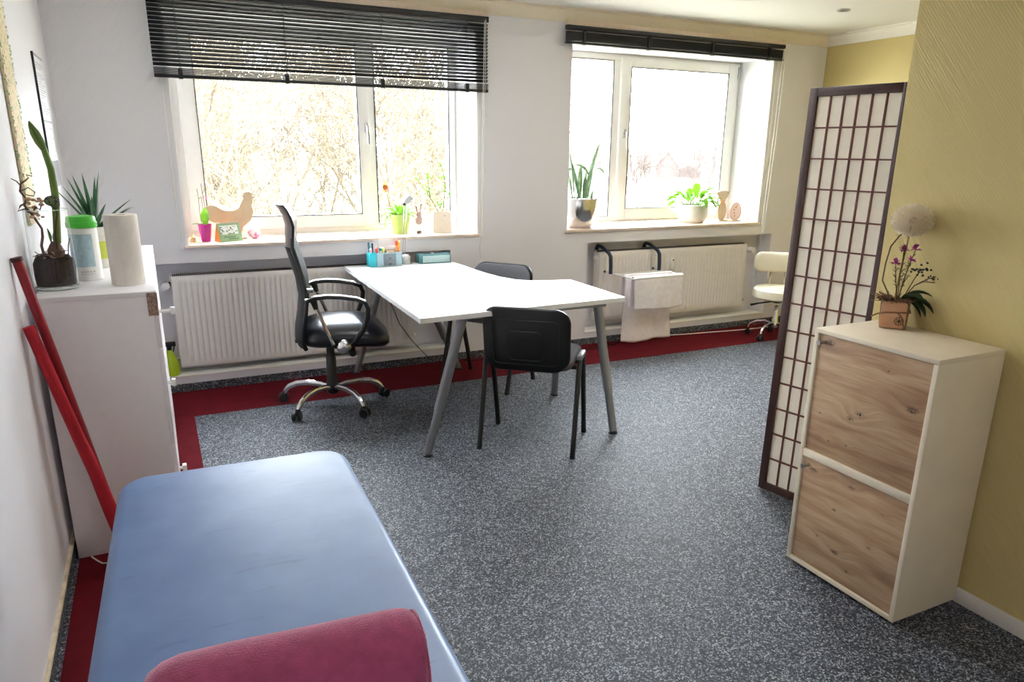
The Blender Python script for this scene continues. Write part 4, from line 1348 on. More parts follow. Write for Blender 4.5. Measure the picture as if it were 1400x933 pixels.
bn = thing('wooden_bunny', 'small greyish wooden bunny on a stick with cube base on the left window sill', 'ornament', (1.706, 5.075, ZS))
obj('base', G().box(-0.016, 0.016, -0.012, 0.012, 0, 0.022, 0.002), mat('grey_wood', rgb(120, 104, 92), 0.8), bn)
obj('stick', G().tube([(0, 0, 0.02), (0, 0, 0.07)], 0.0025, 6), M_WOODPLY, bn)
M_BUN = mat('greyed_pink_wood', rgb(186, 160, 154), 0.7)
g = G()
bo_ = []
for k_ in range(24):
    a = -PI / 2 + 2 * PI * k_ / 24
    bo_.append((0.027 * math.cos(a), 0.092 + 0.03 * math.sin(a)))
g.prism(bo_, -0.004, 0.004, 'y')
g.prism([(0.019 * math.cos(2 * PI * k_ / 20), 0.136 + 0.020 * math.sin(2 * PI * k_ / 20)) for k_ in range(20)], -0.0042, 0.0042, 'y')
obj('body', g, M_BUN, bn)
for (p) in ([(-0.010, 0, 0.15), (-0.016, 0, 0.178), (-0.026, 0, 0.196), (-0.036, -0.004, 0.188)], [(0.010, 0, 0.15), (0.015, 0, 0.18), (0.022, 0, 0.208)]):
    obj('ear', G().tube(p, [0.006, 0.007, 0.006, 0.003][:len(p)], 7, 0.003), M_BUN, bn)

bg_ = thing('bag_planter', 'money plant with woody stems in a white paper bag pot on the left window sill', 'plant', (1.89, 5.11, ZS), math.radians(-12))
g = G()
g.loops([[(x, y, 0) for x, y in rrect(0.070, 0.045, 0.006, 2)], [(x, y, 0.07) for x, y in rrect(0.069, 0.043, 0.005, 2)], [(x, y, 0.15) for x, y in rrect(0.062, 0.042, 0.004, 2)], [(x, y, 0.15) for x, y in rrect(0.058, 0.038, 0.004, 2)], [(x, y, 0.125) for x, y in rrect(0.059, 0.039, 0.004, 2)]])
obj('pot', g, mat('cream_bag', rgb(238, 228, 212), 0.8, noise=0.03), bg_)
obj('pot_tag', G().box(0.01, 0.03, -0.044, -0.0425, 0.118, 0.124), M_STEEL, bg_)
stems = [[(-0.01, 0, 0.125), (-0.05, 0.0, 0.20), (-0.10, 0, 0.28), (-0.15, 0, 0.36), (-0.185, 0, 0.385)], [(0.01, 0, 0.125), (0.022, 0, 0.22), (0.03, 0, 0.33), (0.022, 0, 0.42), (0.0, 0, 0.48)], [(0.03, 0.01, 0.125), (0.052, 0.01, 0.19), (0.045, 0.01, 0.28), (0.025, 0.01, 0.36), (-0.02, 0.01, 0.39)], [(-0.08, 0, 0.245), (-0.085, 0.0, 0.32), (-0.10, 0, 0.40)], [(0.012, 0.0, 0.14), (-0.01, 0.01, 0.18), (-0.03, 0.01, 0.24)]]
random.seed(41)
for p in stems:
    sm_ = obj('stem', G().tube(p, [0.0055 - 0.0035 * i / (len(p) - 1) for i in range(len(p))], 7), mat('grey_green_stem', rgb(150, 140, 104), 0.8), bg_)
    for k_ in range(11):
        t = random.uniform(0.35, 1.0) * (len(p) - 1)
        i = min(int(t), len(p) - 2)
        q = Vector(p[i]).lerp(Vector(p[i + 1]), t - i)
        a = random.uniform(0, 6.28)
        obj('leaf', G().leaf(q, (math.cos(a), math.sin(a) * 0.5, random.uniform(-0.1, 0.9)), random.uniform(0.03, 0.052), random.uniform(0.018, 0.026), 0.3, 0.25, 4), M_LEAF, sm_)

# ================================================================== SILL ORNAMENTS, RIGHT WINDOW
ZR = 0.9315
sn = thing('potted_snake_plant', 'snake plant in a glossy silver pot on the right window sill', 'plant', (3.055, 5.085, ZR))
obj('pot', G().lathe([(0.0, 0.0), (0.085, 0.0), (0.094, 0.006), (0.118, 0.06), (0.134, 0.13), (0.140, 0.205), (0.141, 0.228), (0.137, 0.230), (0.133, 0.225), (0.13, 0.205), (0, 0.20)], 40, close=False), M_SILVERPOT, sn)
obj('soil', G().lathe([(0.131, 0.203), (0, 0.21)], 20, close=False), M_SOIL, sn)
random.seed(51)
for (bx, by, dx, dz, ln, w, dr_) in ((-0.06, 0.02, -0.25, 1, 0.44, 0.045, 0.05), (-0.02, 0, -0.22, 1, 0.30, 0.055, 0.15), (0.0, 0.02, 0.05, 1, 0.26, 0.04, 0.05), (0.03, 0.0, 0.32, 1, 0.42, 0.046, -0.02), (0.02, -0.03, 0.03, 1, 0.16, 0.045, 0.0), (0.07, 0.01, 0.18, 1, 0.26, 0.028, 0.1), (0.09, -0.02, 0.15, 1, 0.08, 0.03, 0.0), (-0.09, -0.02, -0.1, 1, 0.17, 0.035, 0.0), (-0.11, 0.02, -0.35, 1, 0.05, 0.03, 0.0), (-0.04, 0.03, -0.12, 1, 0.36, 0.04, 0.0), (0.05, 0.04, 0.12, 1, 0.22, 0.035, 0.05)):
    obj('leaf', G().leaf((bx, by, 0.2), (dx, 0.05, dz), ln * 1.14, w, dr_, 0.3, 9, 'oval'), M_SNAKE, sn)
for (b0, d_, ln) in (((-0.075, -0.01, 0.48), (0.8, -0.2, 0.1), 0.15), ((0.125, 0.0, 0.45), (0.75, -0.3, 0.2), 0.09), ((-0.08, 0, 0.45), (-0.8, -0.2, 0.1), 0.08)):
    obj('leaf', G().leaf(b0, d_, ln, 0.05, 1.4, 0.3, 6), M_SNAKE, sn)
wp = thing('potted_pothos', 'bright green bushy plant in a white ribbed pot on the right window sill', 'plant', (4.215, 5.13, ZR))
g = G()
rings = []
for (r_, z) in ((0.088, 0.0), (0.098, 0.006), (0.120, 0.04), (0.128, 0.09), (0.129, 0.15), (0.122, 0.152), (0.12, 0.13)):
    rings.append([((r_ + (0.003 if j % 2 and 0.01 < z < 0.145 else 0)) * math.cos(2 * PI * j / 48), (r_ + (0.003 if j % 2 and 0.01 < z < 0.145 else 0)) * math.sin(2 * PI * j / 48), z) for j in range(48)])
g.loops(rings)
obj('pot', g, M_WCERAMIC, wp, 0.9)
obj('soil', G().lathe([(0.12, 0.131), (0, 0.14)], 16, close=False), M_SOIL, wp)
for i in range(38):
    a = i * 2.39996; el = random.uniform(0.35, 1.35)
    b0 = Vector((0.05 * math.cos(a), 0.05 * math.sin(a), 0.135))
    d_ = Vector((math.cos(a) * math.cos(el), math.sin(a) * math.cos(el) * 0.8, math.sin(el)))
    mid = b0 + d_ * random.uniform(0.05, 0.12)
    lf = obj('leaf', G().leaf(mid, d_, random.uniform(0.10, 0.15), random.uniform(0.05, 0.07), random.uniform(1.0, 2.2), 0.2, 6), M_LEAF, wp)
    obj('leaf_stem', G().tube([b0, mid], 0.0025, 5), M_STALK, lf)
obj('leaf', G().leaf((0.08, -0.03, 0.17), (0.8, -0.1, 0.55), 0.2, 0.03, 0.9, 0.3, 8), M_LEAFMID, wp)
dl = thing('wooden_bunny', 'tall plywood bunny figure with scarf on the right window sill', 'ornament', (4.555, 5.15, ZR))
obj('base', G().box(-0.055, 0.055, -0.035, 0.035, 0, 0.008, 0.002), M_WOODPLY, dl)
g = G(); ob_ = [(0.052 * math.cos(2 * PI * k_ / 24) * (1.0 - 0.25 * max(0, math.sin(2 * PI * k_ / 24))), 0.092 + 0.088 * math.sin(2 * PI * k_ / 24)) for k_ in range(24)]
g.prism(ob_, -0.006, 0.006, 'y')
obj('body', g, M_WOODPLY, dl)
g = G(); g.prism([(-0.03, 0.185), (0.03, 0.185), (0.055, 0.215), (0.07, 0.25), (0.03, 0.262), (-0.03, 0.262), (-0.07, 0.25), (-0.055, 0.215)], -0.007, 0.007, 'y')
obj('head', g, M_WOODPLY, dl)
for s_ in (-1,):
    obj('ear', G().leaf((-0.05, 0, 0.245), (-1, 0, 0.25), 0.10, 0.03, 0.9, 0.1, 6), M_WOODPLY, dl)
    obj('ear', G().leaf((-0.055, 0, 0.225), (-1, -0.1, -0.3), 0.10, 0.03, 0.9, 0.1, 6), M_WOODPLY, dl)
g = G(); g.tube([(0.03 * math.cos(a), 0.012 * math.sin(a) - 0.0, 0.178) for a in [k_ * PI / 6 for k_ in range(12)]], 0.006, 6, closed=True); g.leaf((0.0, -0.012, 0.172), (0.15, -0.2, -1), 0.06, 0.014, 0, 0.1, 4); g.leaf((-0.01, -0.012, 0.172), (-0.25, -0.2, -1), 0.05, 0.012, 0, 0.1, 4)
obj('scarf', g, mat('tan_ribbon', rgb(196, 150, 104), 0.7), dl)
we = thing('wooden_egg', 'pale pink plywood egg standing on the right window sill', 'ornament', (4.682, 5.115, ZR))
obj('base', G().box(-0.05, 0.05, -0.03, 0.03, 0, 0.007, 0.002), M_WOODPLY, we)
g = G(); g.prism([(0.07 * math.cos(2 * PI * k_ / 28) * (1 - 0.12 * math.sin(2 * PI * k_ / 28)), 0.084 + 0.08 * math.sin(2 * PI * k_ / 28)) for k_ in range(28)], -0.006, 0.006, 'y')
obj('body', g, mat('pale_pink_wood', rgb(232, 206, 192), 0.7), we)
g = G(); g.tube([(0.06 * math.cos(2 * PI * k_ / 28), -0.007, 0.084 + 0.069 * math.sin(2 * PI * k_ / 28)) for k_ in range(28)], 0.002, 5, closed=True)
for (x, z, r_) in ((0.0, 0.12, 0.010), (-0.02, 0.10, 0.008), (-0.015, 0.07, 0.009), (-0.01, 0.045, 0.008), (0.012, 0.135, 0.007)):
    g.sphere((x, -0.007, z), r_, 8, 6, (1, 0.4, 1))
obj('ornament_relief', g, mat('tan_wood', rgb(198, 160, 130), 0.7), we)

# ================================================================== THINGS ON THE DESK
ZD = 0.7525
og = thing('desk_organizer', 'pale blue pen organizer with two grey drawers on the white desk', 'organizer', (1.385, 4.845, ZD), math.radians(3))
obj('body', G().box(-0.075, 0.10, -0.045, -0.040, 0, 0.092, 0.001).box(-0.075, -0.07, -0.04, 0.045, 0, 0.092, 0.001).box(0.095, 0.10, -0.04, 0.045, 0, 0.092, 0.001).box(-0.075, 0.10, 0.04, 0.045, 0, 0.092, 0.001).box(-0.075, 0.10, -0.045, 0.045, 0, 0.004).box(-0.07, 0.095, -0.04, 0.04, 0.05, 0.053), mat('pale_blue_plastic', rgb(176, 206, 218), 0.35), og)
for z0 in (0.008, 0.047):
    d = obj('drawer', G().box(-0.03, 0.058, -0.050, -0.0445, z0, z0 + 0.037, 0.002), mat('smoky_plastic', rgb(122, 134, 144), 0.25), og)
    g = G(); g.prism([(0.011 * math.cos(a), 0.009 * math.sin(a)) for a in [PI * k_ / 8 for k_ in range(9)]], -0.0515, -0.0500, 'y'); g.move(Matrix.Translation((0.014, 0, z0 + 0.004)))
    obj('thumb_notch', g, M_BPLASTIC, d)
pc = thing('pen_cup', 'turquoise pen cup on the left side of the organizer', 'pen cup', (1.286, 4.838, ZD), math.radians(3))
obj('body', G().box(-0.022, 0.022, -0.042, 0.042, 0, 0.004).box(-0.022, -0.019, -0.042, 0.042, 0, 0.095, 0.001).box(0.019, 0.022, -0.042, 0.042, 0, 0.095, 0.001).box(-0.022, 0.022, -0.042, -0.039, 0, 0.095, 0.001).box(-0.022, 0.022, 0.039, 0.042, 0, 0.095, 0.001), mat('turquoise_plastic', rgb(48, 190, 206), 0.35), pc)


def pen(name, label, x, y, z, dx, dy, h, r_, color, cap=None):
    t = thing(name, label, 'pen', (x, y, z), 0, 'pens in the organizer')
    d = Vector((dx, dy, 1)).normalized()
    obj('barrel', G().tube([(0, 0, 0), d * h * 0.72], r_, 10), mat(name + '_' + '%02x%02x%02x' % color, rgb(*color), 0.4), t)
    obj('cap', G().tube([d * h * 0.70, d * h * 0.97, d * h], [r_ * 1.12, r_ * 1.1, r_ * 0.6], 10), mat('cap_' + '%02x%02x%02x' % (cap or color), rgb(*(cap or color)), 0.4), t)


pen('ballpoint_pen', 'teal pen standing in the turquoise cup', 1.278, 4.845, ZD + 0.004, -0.04, 0.05, 0.158, 0.006, (30, 110, 120))
pen('ballpoint_pen', 'navy pen standing in the turquoise cup', 1.29, 4.83, ZD + 0.004, 0.03, 0.05, 0.152, 0.0055, (26, 38, 70))
pen('marker', 'short red marker between cup and organizer', 1.318, 4.82, ZD + 0.053, -0.03, 0.0, 0.072, 0.008, (226, 64, 40))
pen('marker', 'pale pink marker in the turquoise cup', 1.276, 4.815, ZD + 0.004, 0.0, 0.0, 0.118, 0.008, (238, 206, 214))
pen('highlighter', 'orange highlighter at the left inside the organizer', 1.326, 4.845, ZD + 0.053, -0.05, 0.0, 0.08, 0.006, (228, 130, 60))
pen('highlighter', 'teal capped highlighter inside the organizer', 1.345, 4.825, ZD + 0.053, 0.0, 0.0, 0.072, 0.009, (220, 236, 236), (28, 140, 140))
pen('highlighter', 'yellow capped highlighter inside the organizer', 1.362, 4.822, ZD + 0.053, 0.03, 0.0, 0.068, 0.008, (240, 240, 190), (226, 222, 90))
pen('highlighter', 'orange highlighter with red cap on the right inside the organizer', 1.462, 4.84, ZD + 0.053, 0.03, 0.05, 0.115, 0.009, (240, 160, 90), (222, 70, 50))
pen('highlighter', 'orange highlighter with yellow cap, rightmost in the organizer', 1.474, 4.835, ZD + 0.053, 0.05, 0.05, 0.11, 0.008, (244, 170, 100), (236, 200, 70))
M_NOTE = mat('note_paper', rgb(238, 234, 236), 0.8)
tag(obj('note_card', G().box(1.345, 1.45, 4.872, 4.874, ZD + 0.055, ZD + 0.175), M_NOTE), 'tall white note card standing at the back of the organizer', 'card')
tag(obj('note_roll', G().tube([(1.352, 4.868, ZD + 0.108), (1.458, 4.862, ZD + 0.113)], 0.020, 16).box(1.36, 1.37, 4.86, 4.866, ZD + 0.053, ZD + 0.09), M_NOTE), 'rolled white paper lying across the top of the organizer', 'paper')
tag(obj('wooden_block', G().box(1.39, 1.44, 4.815, 4.845, ZD + 0.0535, ZD + 0.1, 0.003), mat('pale_brown_wood', rgb(206, 160, 124), 0.7)), 'small tan block in the middle of the organizer', 'block')

dl_ = thing('desk_lamp', 'slim desk lamp with chrome dome base and twin wire arm', 'lamp', (1.535, 4.875, ZD))
obj('base', G().lathe([(0.042, 0.0), (0.044, 0.004), (0.043, 0.03), (0.036, 0.052), (0.022, 0.064), (0.0, 0.068)], 24), M_STEEL, dl_)
obj('button', G().sphere((0.02, -0.018, 0.056), 0.008, 10, 6, (1, 1, 0.6)), M_BPLASTIC, dl_)
for s_ in (0.0, 0.017):
    obj('arm_rod', G().tube([(-0.022 + s_, 0, 0.06), (0.004 + s_ * 1.1, 0.0, 0.40)], 0.0026, 8), M_CHROME, dl_)
sh_ = obj('lamp_head', G().tube([(0.0, 0, 0.405), (0.03, 0, 0.43), (0.055, 0, 0.452)], [0.010, 0.025, 0.020], 12, [0.009, 0.016, 0.011]), mat('light_grey_plastic', rgb(206, 206, 210), 0.35), dl_)
obj('head_joint', G().sphere((0.003, 0, 0.405), 0.012, 10, 7), M_BPLASTIC, sh_)

tb = thing('tissue_box', 'flat teal tissue box with pale front on the back of the desk', 'box', (1.735, 4.865, ZD), math.radians(-1))
M_TEAL = mat('teal_card', rgb(74, 124, 130), 0.6, noise=0.05)
obj('carton', G().box(-0.115, 0.115, -0.045, 0.045, 0, 0.062, 0.002), M_TEAL, tb)
obj('front_label', G().box(-0.092, 0.108, -0.0462, -0.0448, 0.006, 0.054), mat('pale_aqua_print', rgb(186, 214, 216), 0.6, noise=0.06, nscale=80), tb)
for x in (-0.045, 0.035):
    g = G(); g.prism([(x + 0.03 * math.cos(2 * PI * k_ / 20), 0.022 * math.sin(2 * PI * k_ / 20)) for k_ in range(20)], 0.0615, 0.0632, 'z')
    obj('opening', g, M_BPLASTIC, tb)
obj('tissue', G().leaf((-0.005, 0, 0.062), (0.3, 0.2, 1), 0.012, 0.03, 0.6, 0.3, 4), M_NOTE, tb)

# spray bottle
sb = thing('spray_bottle', 'lime green spray bottle with black nozzle on the ledge beside the left radiator', 'bottle', (-0.012, 4.99, 0.1045))
obj('body', G().lathe([(0.044, 0.0), (0.048, 0.004), (0.048, 0.075), (0.045, 0.085), (0.022, 0.145), (0.015, 0.165), (0.0, 0.167)], 24), mat('lime_plastic', rgb(170, 196, 30), 0.4, noise=0.04), sb)
g = G(); g.tube([(0, 0, 0.16), (0, 0, 0.19)], 0.014, 12); g.box(-0.03, 0.04, -0.011, 0.011, 0.188, 0.218, 0.005); g.tube([(0.03, 0, 0.19), (0.026, 0, 0.165), (0.018, 0, 0.15)], 0.004, 6)
obj('spray_head', g, M_BPLASTIC, sb)

# white cable below the right radiator
tag(obj('white_cable', G().tube([(3.70, 4.905, 0.006), (3.82, 4.905, 0.005), (4.0, 4.87, 0.005), (4.15, 4.852, 0.005), (4.4, 4.82, 0.005), (4.62, 4.795, 0.005), (4.8, 4.79, 0.005), (5.0, 4.8, 0.005)], 0.0045, 6), M_WPLASTIC), 'white cable lying on the red carpet under the right radiator', 'cable')
tag(obj('black_cable', G().tube([(1.95, 4.86, 0.005), (2.2, 4.84, 0.005), (2.7, 4.80, 0.005), (3.0, 4.76, 0.005), (3.25, 4.83, 0.005), (3.4, 4.90, 0.005)], 0.004, 6), M_BPLASTIC), 'black cable lying on the red carpet between desk and drying rack', 'cable')

# ================================================================== RIGHT CABINET
rc = thing('flap_cabinet', 'cream cabinet with two knotty oak flap doors against the olive wall', 'cabinet', (2.215, 1.553, 0))
def Rb(x0, x1, y0, y1, z0, z1, bev=0.0015):
    return G().box(x0 - 2.215, x1 - 2.215, y0 - 1.553, y1 - 1.553, z0, z1, bev)
X0, X1, Y0, Y1 = 2.052, 2.374, 1.321, 1.785
obj('top_panel', Rb(X0, X1, Y0, Y1, 0.903, 0.919), M_CREAM, rc)
obj('side_panel', Rb(X0, X1, Y0, Y0 + 0.016, 0.012, 0.903), M_CREAM, rc)
obj('side_panel', Rb(X0, X1, Y1 - 0.016, Y1, 0.012, 0.903), M_CREAM, rc)
obj('bottom_panel', Rb(X0, X1, Y0 + 0.016, Y1 - 0.016, 0.012, 0.028), M_CREAM, rc)
obj('middle_panel', Rb(X0, X1, Y0 + 0.016, Y1 - 0.016, 0.440, 0.468), M_CREAM, rc)
obj('back_panel', Rb(X1 - 0.006, X1, Y0 + 0.016, Y1 - 0.016, 0.028, 0.903), M_CREAM, rc)
for (x, y) in ((X0 + 0.03, Y0 + 0.03), (X1 - 0.03, Y0 + 0.03), (X0 + 0.03, Y1 - 0.03), (X1 - 0.03, Y1 - 0.03)):
    obj('foot', G().lathe([(0.018, 0.0), (0.018, 0.013)], 12, (x - 2.215, y - 1.553, 0)), M_BPLASTIC, rc)
kn1 = [(0.010, 0.665, 0.013), (0.045, 0.640, 0.011), (0.168, 0.878, 0.016), (-0.17, 0.74, 0.016), (-0.07, 0.84, 0.005), (0.12, 0.53, 0.006), (0.17, 0.62, 0.005), (0.05, 0.54, 0.006)]
kn2 = [(0.0, 0.40, 0.010), (0.03, 0.135, 0.012), (0.11, 0.16, 0.005), (-0.10, 0.22, 0.006), (0.055, 0.29, 0.007), (0.165, 0.40, 0.014), (-0.03, 0.09, 0.006), (-0.13, 0.36, 0.005)]
for (z0, z1, kn, sd) in ((0.4705, 0.901, kn1, 1.3), (0.0305, 0.4375, kn2, 5.1)):
    d = obj('door', Rb(X0 + 0.006, X0 + 0.022, Y0 + 0.0185, Y1 - 0.0185, z0, z1, 0.001), oak_mat('knotty_oak_%d' % int(sd), kn, sd), rc)
    d['label'] = 'knotty oak flap door'
    yk, zk = 1.742 - 1.553, z1 - 0.025
    g = G(); g.tube([(X0 + 0.006 - 2.215, yk, zk), (X0 - 0.018 - 2.215, yk, zk)], 0.0065, 12); g.tube([(X0 - 0.018 - 2.215, yk, zk), (X0 - 0.028 - 2.215, yk, zk)], 0.0085, 12)
    obj('knob', g, M_STEEL, d)

# floral arrangement
fl = thing('floral_arrangement', 'dried flower arrangement with white dandelion ball in a burlap pot on the cream cabinet', 'decoration', (2.320, 1.690, 0.9195), math.radians(-50))
M_BURLAP = mat('burlap', rgb(120, 92, 66), 0.95, noise=0.4, nscale=160, bump=0.6, bscale=300)
g = G(); g.loops([[(x, y, 0) for x, y in rrect(0.042, 0.042, 0.008, 3)], [(x, y, 0.09) for x, y in rrect(0.045, 0.045, 0.01, 3)], [(x, y, 0.098) for x, y in rrect(0.043, 0.043, 0.01, 3)], [(x, y, 0.085) for x, y in rrect(0.038, 0.038, 0.01, 3)]])
obj('pot', g, M_BURLAP, fl)
g = G(); g.loops([[(u, y, v) for u, v in rrect(0.040 - i_, 0.046 - i_, 0.01, 3, -0.004, 0.049)] for y, i_ in ((-0.054, 0.003), (-0.052, 0.0), (-0.045, 0.0))])
pt = obj('front_tile', g, mat('terracotta_tile', rgb(196, 150, 116), 0.8, noise=0.06), fl)
pt['label'] = 'rounded terracotta front tile'
g = G()
for k_ in range(8):
    a = k_ * PI / 4
    g.tube([(0.016, -0.0545, 0.03), (0.016 + 0.013 * math.cos(a), -0.0545, 0.03 + 0.013 * math.sin(a))], 0.0012, 4)
g.tube([(0.016 + 0.0145 * math.cos(k_ * PI / 8), -0.0545, 0.03 + 0.0145 * math.sin(k_ * PI / 8)) for k_ in range(16)], 0.001, 4, closed=True)
obj('medallion', g, mat('dark_bronze', rgb(70, 60, 44), 0.5, 0.6), pt)
g = G(); g.tube([(-0.075, -0.058, 0.04), (-0.055, -0.057, 0.052), (-0.03, -0.056, 0.058), (0.0, -0.056, 0.060), (0.047, -0.054, 0.062), (0.048, 0.0, 0.062)], 0.0028, 6); g.tube([(0.008, -0.057, 0.060), (0.022, -0.059, 0.045), (0.035, -0.06, 0.006)], 0.0026, 6)
obj('string_tie', g, mat('brown_string', rgb(122, 92, 60), 0.9), fl)
random.seed(61)
g = G()
for i in range(60):
    a = random.uniform(0, 6.28)
    r_ = random.uniform(0.01, 0.045)
    b0 = Vector((r_ * math.cos(a), r_ * math.sin(a), 0.09))
    d_ = Vector((math.cos(a), math.sin(a), random.uniform(0.0, 0.8)))
    g.tube([b0, b0 + d_ * 0.02, b0 + d_ * random.uniform(0.03, 0.05)], 0.0012, 4)
tag(obj('straw', g, M_BURLAP, fl), 'brown straw over the rim', kind='stuff')
for i in range(9):
    a = 2.2 + i * 0.5
    obj('dry_leaf', G().leaf((0.02 * math.cos(a), 0.02 * math.sin(a), 0.095), (math.cos(a), math.sin(a), 0.5), 0.045, 0.022, 0.8, 0.3, 5), mat('brown_dry_leaf', rgb(92, 58, 44), 0.8, noise=0.3), fl)
for (d_, ln, w) in (((0.9, -0.1, 0.35), 0.115, 0.045), ((0.55, -0.25, 0.1), 0.10, 0.04), ((0.75, 0.1, 0.9), 0.10, 0.032), ((0.35, -0.3, 0.5), 0.08, 0.04), ((1, 0.1, -0.1), 0.09, 0.03)):
    obj('green_leaf', G().leaf((0.02, -0.01, 0.10), d_, ln, w, 1.4, 0.3, 7), thin_mat('dark_ivy_leaf', rgb(46, 66, 36), 0.15), fl)
M_DS = mat('dry_stem', rgb(104, 84, 52), 0.8)
obj('dandelion_stem', G().tube([(-0.005, 0, 0.09), (0.0, 0, 0.2), (0.008, 0.0, 0.31), (0.01, 0, 0.36)], 0.0028, 6), mat('tan_stem', rgb(150, 122, 76), 0.8), fl)
obj('curly_twig', G().tube([(-0.02, 0, 0.09), (-0.03, 0, 0.12), (-0.052, 0, 0.16), (-0.05, 0, 0.22), (-0.042, 0, 0.28), (-0.02, 0, 0.318), (0.0, 0, 0.332), (0.025, 0, 0.325)], 0.0024, 6), M_TWIG, fl)
M_PURPLE = mat('purple_petals', rgb(176, 70, 140), 0.8, noise=0.3, nscale=120)
for (x, y, z, n_) in ((-0.02, -0.015, 0.225, 14), (0.0, -0.01, 0.27, 10), (0.035, -0.01, 0.275, 16), (0.025, -0.01, 0.235, 8)):
    sm_ = obj('flower_stem', G().tube([(0.005, 0, 0.09), (x * 0.5, y, z * 0.7), (x, y, z)], 0.0016, 5), M_DS, fl)
    g = G()
    for k_ in range(n_):
        a = random.uniform(0, 6.28); el = random.uniform(-0.2, 1.4)
        g.leaf((x, y, z), (math.cos(a) * math.cos(el), math.sin(a) * math.cos(el), math.sin(el)), 0.021, 0.013, 0.2, 0.2, 2)
    obj('blossom', g, M_PURPLE, sm_)
    g = G()
    for k_ in range(16):
        t = random.uniform(0.35, 0.92)
        p = Vector((0.005, 0, 0.09)).lerp(Vector((x, y, z)), t)
        a = random.uniform(0, 6.28)
        g.leaf(p, (math.cos(a), math.sin(a), 0.8), 0.02, 0.004, 0.1, 0.2, 2)
    obj('small_leaves', g, mat('olive_needle', rgb(84, 84, 46), 0.8), sm_)
g = G()
for q in ([(0.02, 0, 0.1), (0.05, 0, 0.15), (0.085, 0, 0.175), (0.12, 0, 0.19), (0.165, 0, 0.195)], [(0.05, 0, 0.15), (0.075, 0.0, 0.165), (0.11, 0.0, 0.165)], [(0.02, 0, 0.1), (0.045, 0, 0.17), (0.06, 0, 0.205)]):
    g.tube(q, 0.0017, 5)
br = obj('branch', g, M_TWIG, fl)
g = G()
for i in range(22):
    g.sphere((0.062 + random.gauss(0, 0.012), random.gauss(0, 0.008), 0.205 + random.gauss(0, 0.01)), 0.004, 6, 4)
    if i < 12:
        g.sphere((0.10 + random.gauss(0, 0.018), random.gauss(0, 0.008), 0.18 + random.gauss(0, 0.005)), 0.0035, 6, 4)
tag(obj('black_berries', g, M_BPLASTIC, br), 'tiny dark berries', kind='stuff')
# dandelion seed globe : 700 fine filaments
random.seed(71)
g = G(); bm = g.bm
cen = Vector((0.012, 0, 0.372)); R_ = 0.066
for i in range(620):
    zc = 1 - 2 * (i + 0.5) / 620; a = i * 2.39996
    rr = math.sqrt(1 - zc * zc)
    d_ = Vector((rr * math.cos(a), rr * math.sin(a), zc * 0.82)) * random.uniform(0.86, 1.04)
    tip = cen + d_ * R_
    s1 = d_.orthogonal().normalized(); s2 = d_.cross(s1).normalized()
    root = cen + d_ * 0.012
    v = [bm.verts.new(root + s1 * 0.0004), bm.verts.new(root - s1 * 0.0004), bm.verts.new(cen + d_ * R_ * 0.72)]
    bm.faces.new(v)
    hub = bm.verts.new(cen + d_ * R_ * 0.72)
    for k_ in range(6):
        a2 = k_ * PI / 3 + i
        o_ = (s1 * math.cos(a2) + s2 * math.sin(a2))
        o2 = (s1 * math.cos(a2 + 0.16) + s2 * math.sin(a2 + 0.16))
        bm.faces.new((hub, bm.verts.new(tip + o_ * 0.012), bm.verts.new(tip + o2 * 0.012)))
tag(obj('dandelion_globe', g, thin_mat('dandelion_fluff', rgb(240, 232, 214), 0.5, 0.9, 0.03), fl), 'white fluffy dandelion seed ball', kind='stuff')
obj('seed_core', G().sphere(cen, 0.014, 12, 8), mat('brown_seed_core', rgb(150, 110, 78), 0.9, noise=0.4, nscale=200), fl)

# ================================================================== FOLDING SCREEN
PW, PH, PT = 0.405, 1.755, 0.022


def screen_panel(t, mtx):
    def P(name, g, m, parent):
        o = obj(name, g, m, parent)
        return o
    sw = 0.034
    ax = P('panel', G().box(0, sw, 0, PT, 0, PH, 0.002).box(PW - sw, PW, 0, PT, 0, PH, 0.002).box(sw, PW - sw, 0, PT, PH - sw, PH, 0.002).box(sw, PW - sw, 0, PT, 0.0, 0.034, 0.002), M_DARKWOOD, t)
    ax.matrix_local = mtx
    P('paper_sheet', G().box(sw - 0.004, PW - sw + 0.004, PT * 0.55, PT * 0.55 + 0.001, 0.03, PH - sw + 0.004), M_PAPER, ax)
    iw = PW - 2 * sw; ih = PH - sw - 0.034
    v0 = None
    for i in range(1, 6):
        x = sw + iw * i / 6
        if v0 is None:
            v0 = P('vertical_bar', G().box(-0.0032, 0.0032, 0.004, PT * 0.55, 0.034, PH - sw), M_BARWOOD, ax); v0.location = (x, 0, 0)
        else:
            inst(v0, 'vertical_bar', ax, (x, 0, 0))
    h0 = None
    for i in range(1, 14):
        z = 0.034 + ih * i / 14
        if h0 is None:
            h0 = P('cross_bar', G().box(sw, PW - sw, 0.002, PT * 0.5, -0.003, 0.003), M_BARWOOD, ax); h0.location = (0, 0, z)
        else:
            inst(h0, 'cross_bar', ax, (0, 0, z))
    return ax


scn = thing('folding_screen', 'dark wood lattice room divider with white paper next to the olive wall corner', 'room divider', (2.402, 2.303, 0))
# panel frame: local x runs to the right of the picture (towards the camera), y is the back
dirx = Vector((0.085, -0.393, 0)).normalized()
lean = Vector((0.030, 0.004, 1)).normalized()
ny = lean.cross(dirx).normalized()
if ny.x < 0:
    ny = -ny
dirz = dirx.cross(ny).normalized()
if dirz.z < 0:
    dirz = -dirz
mt_ = Matrix((( dirx.x, ny.x, dirz.x, 0), (dirx.y, ny.y, dirz.y, 0), (dirx.z, ny.z, dirz.z, 0.008), (0, 0, 0, 1)))
screen_panel(scn, mt_)
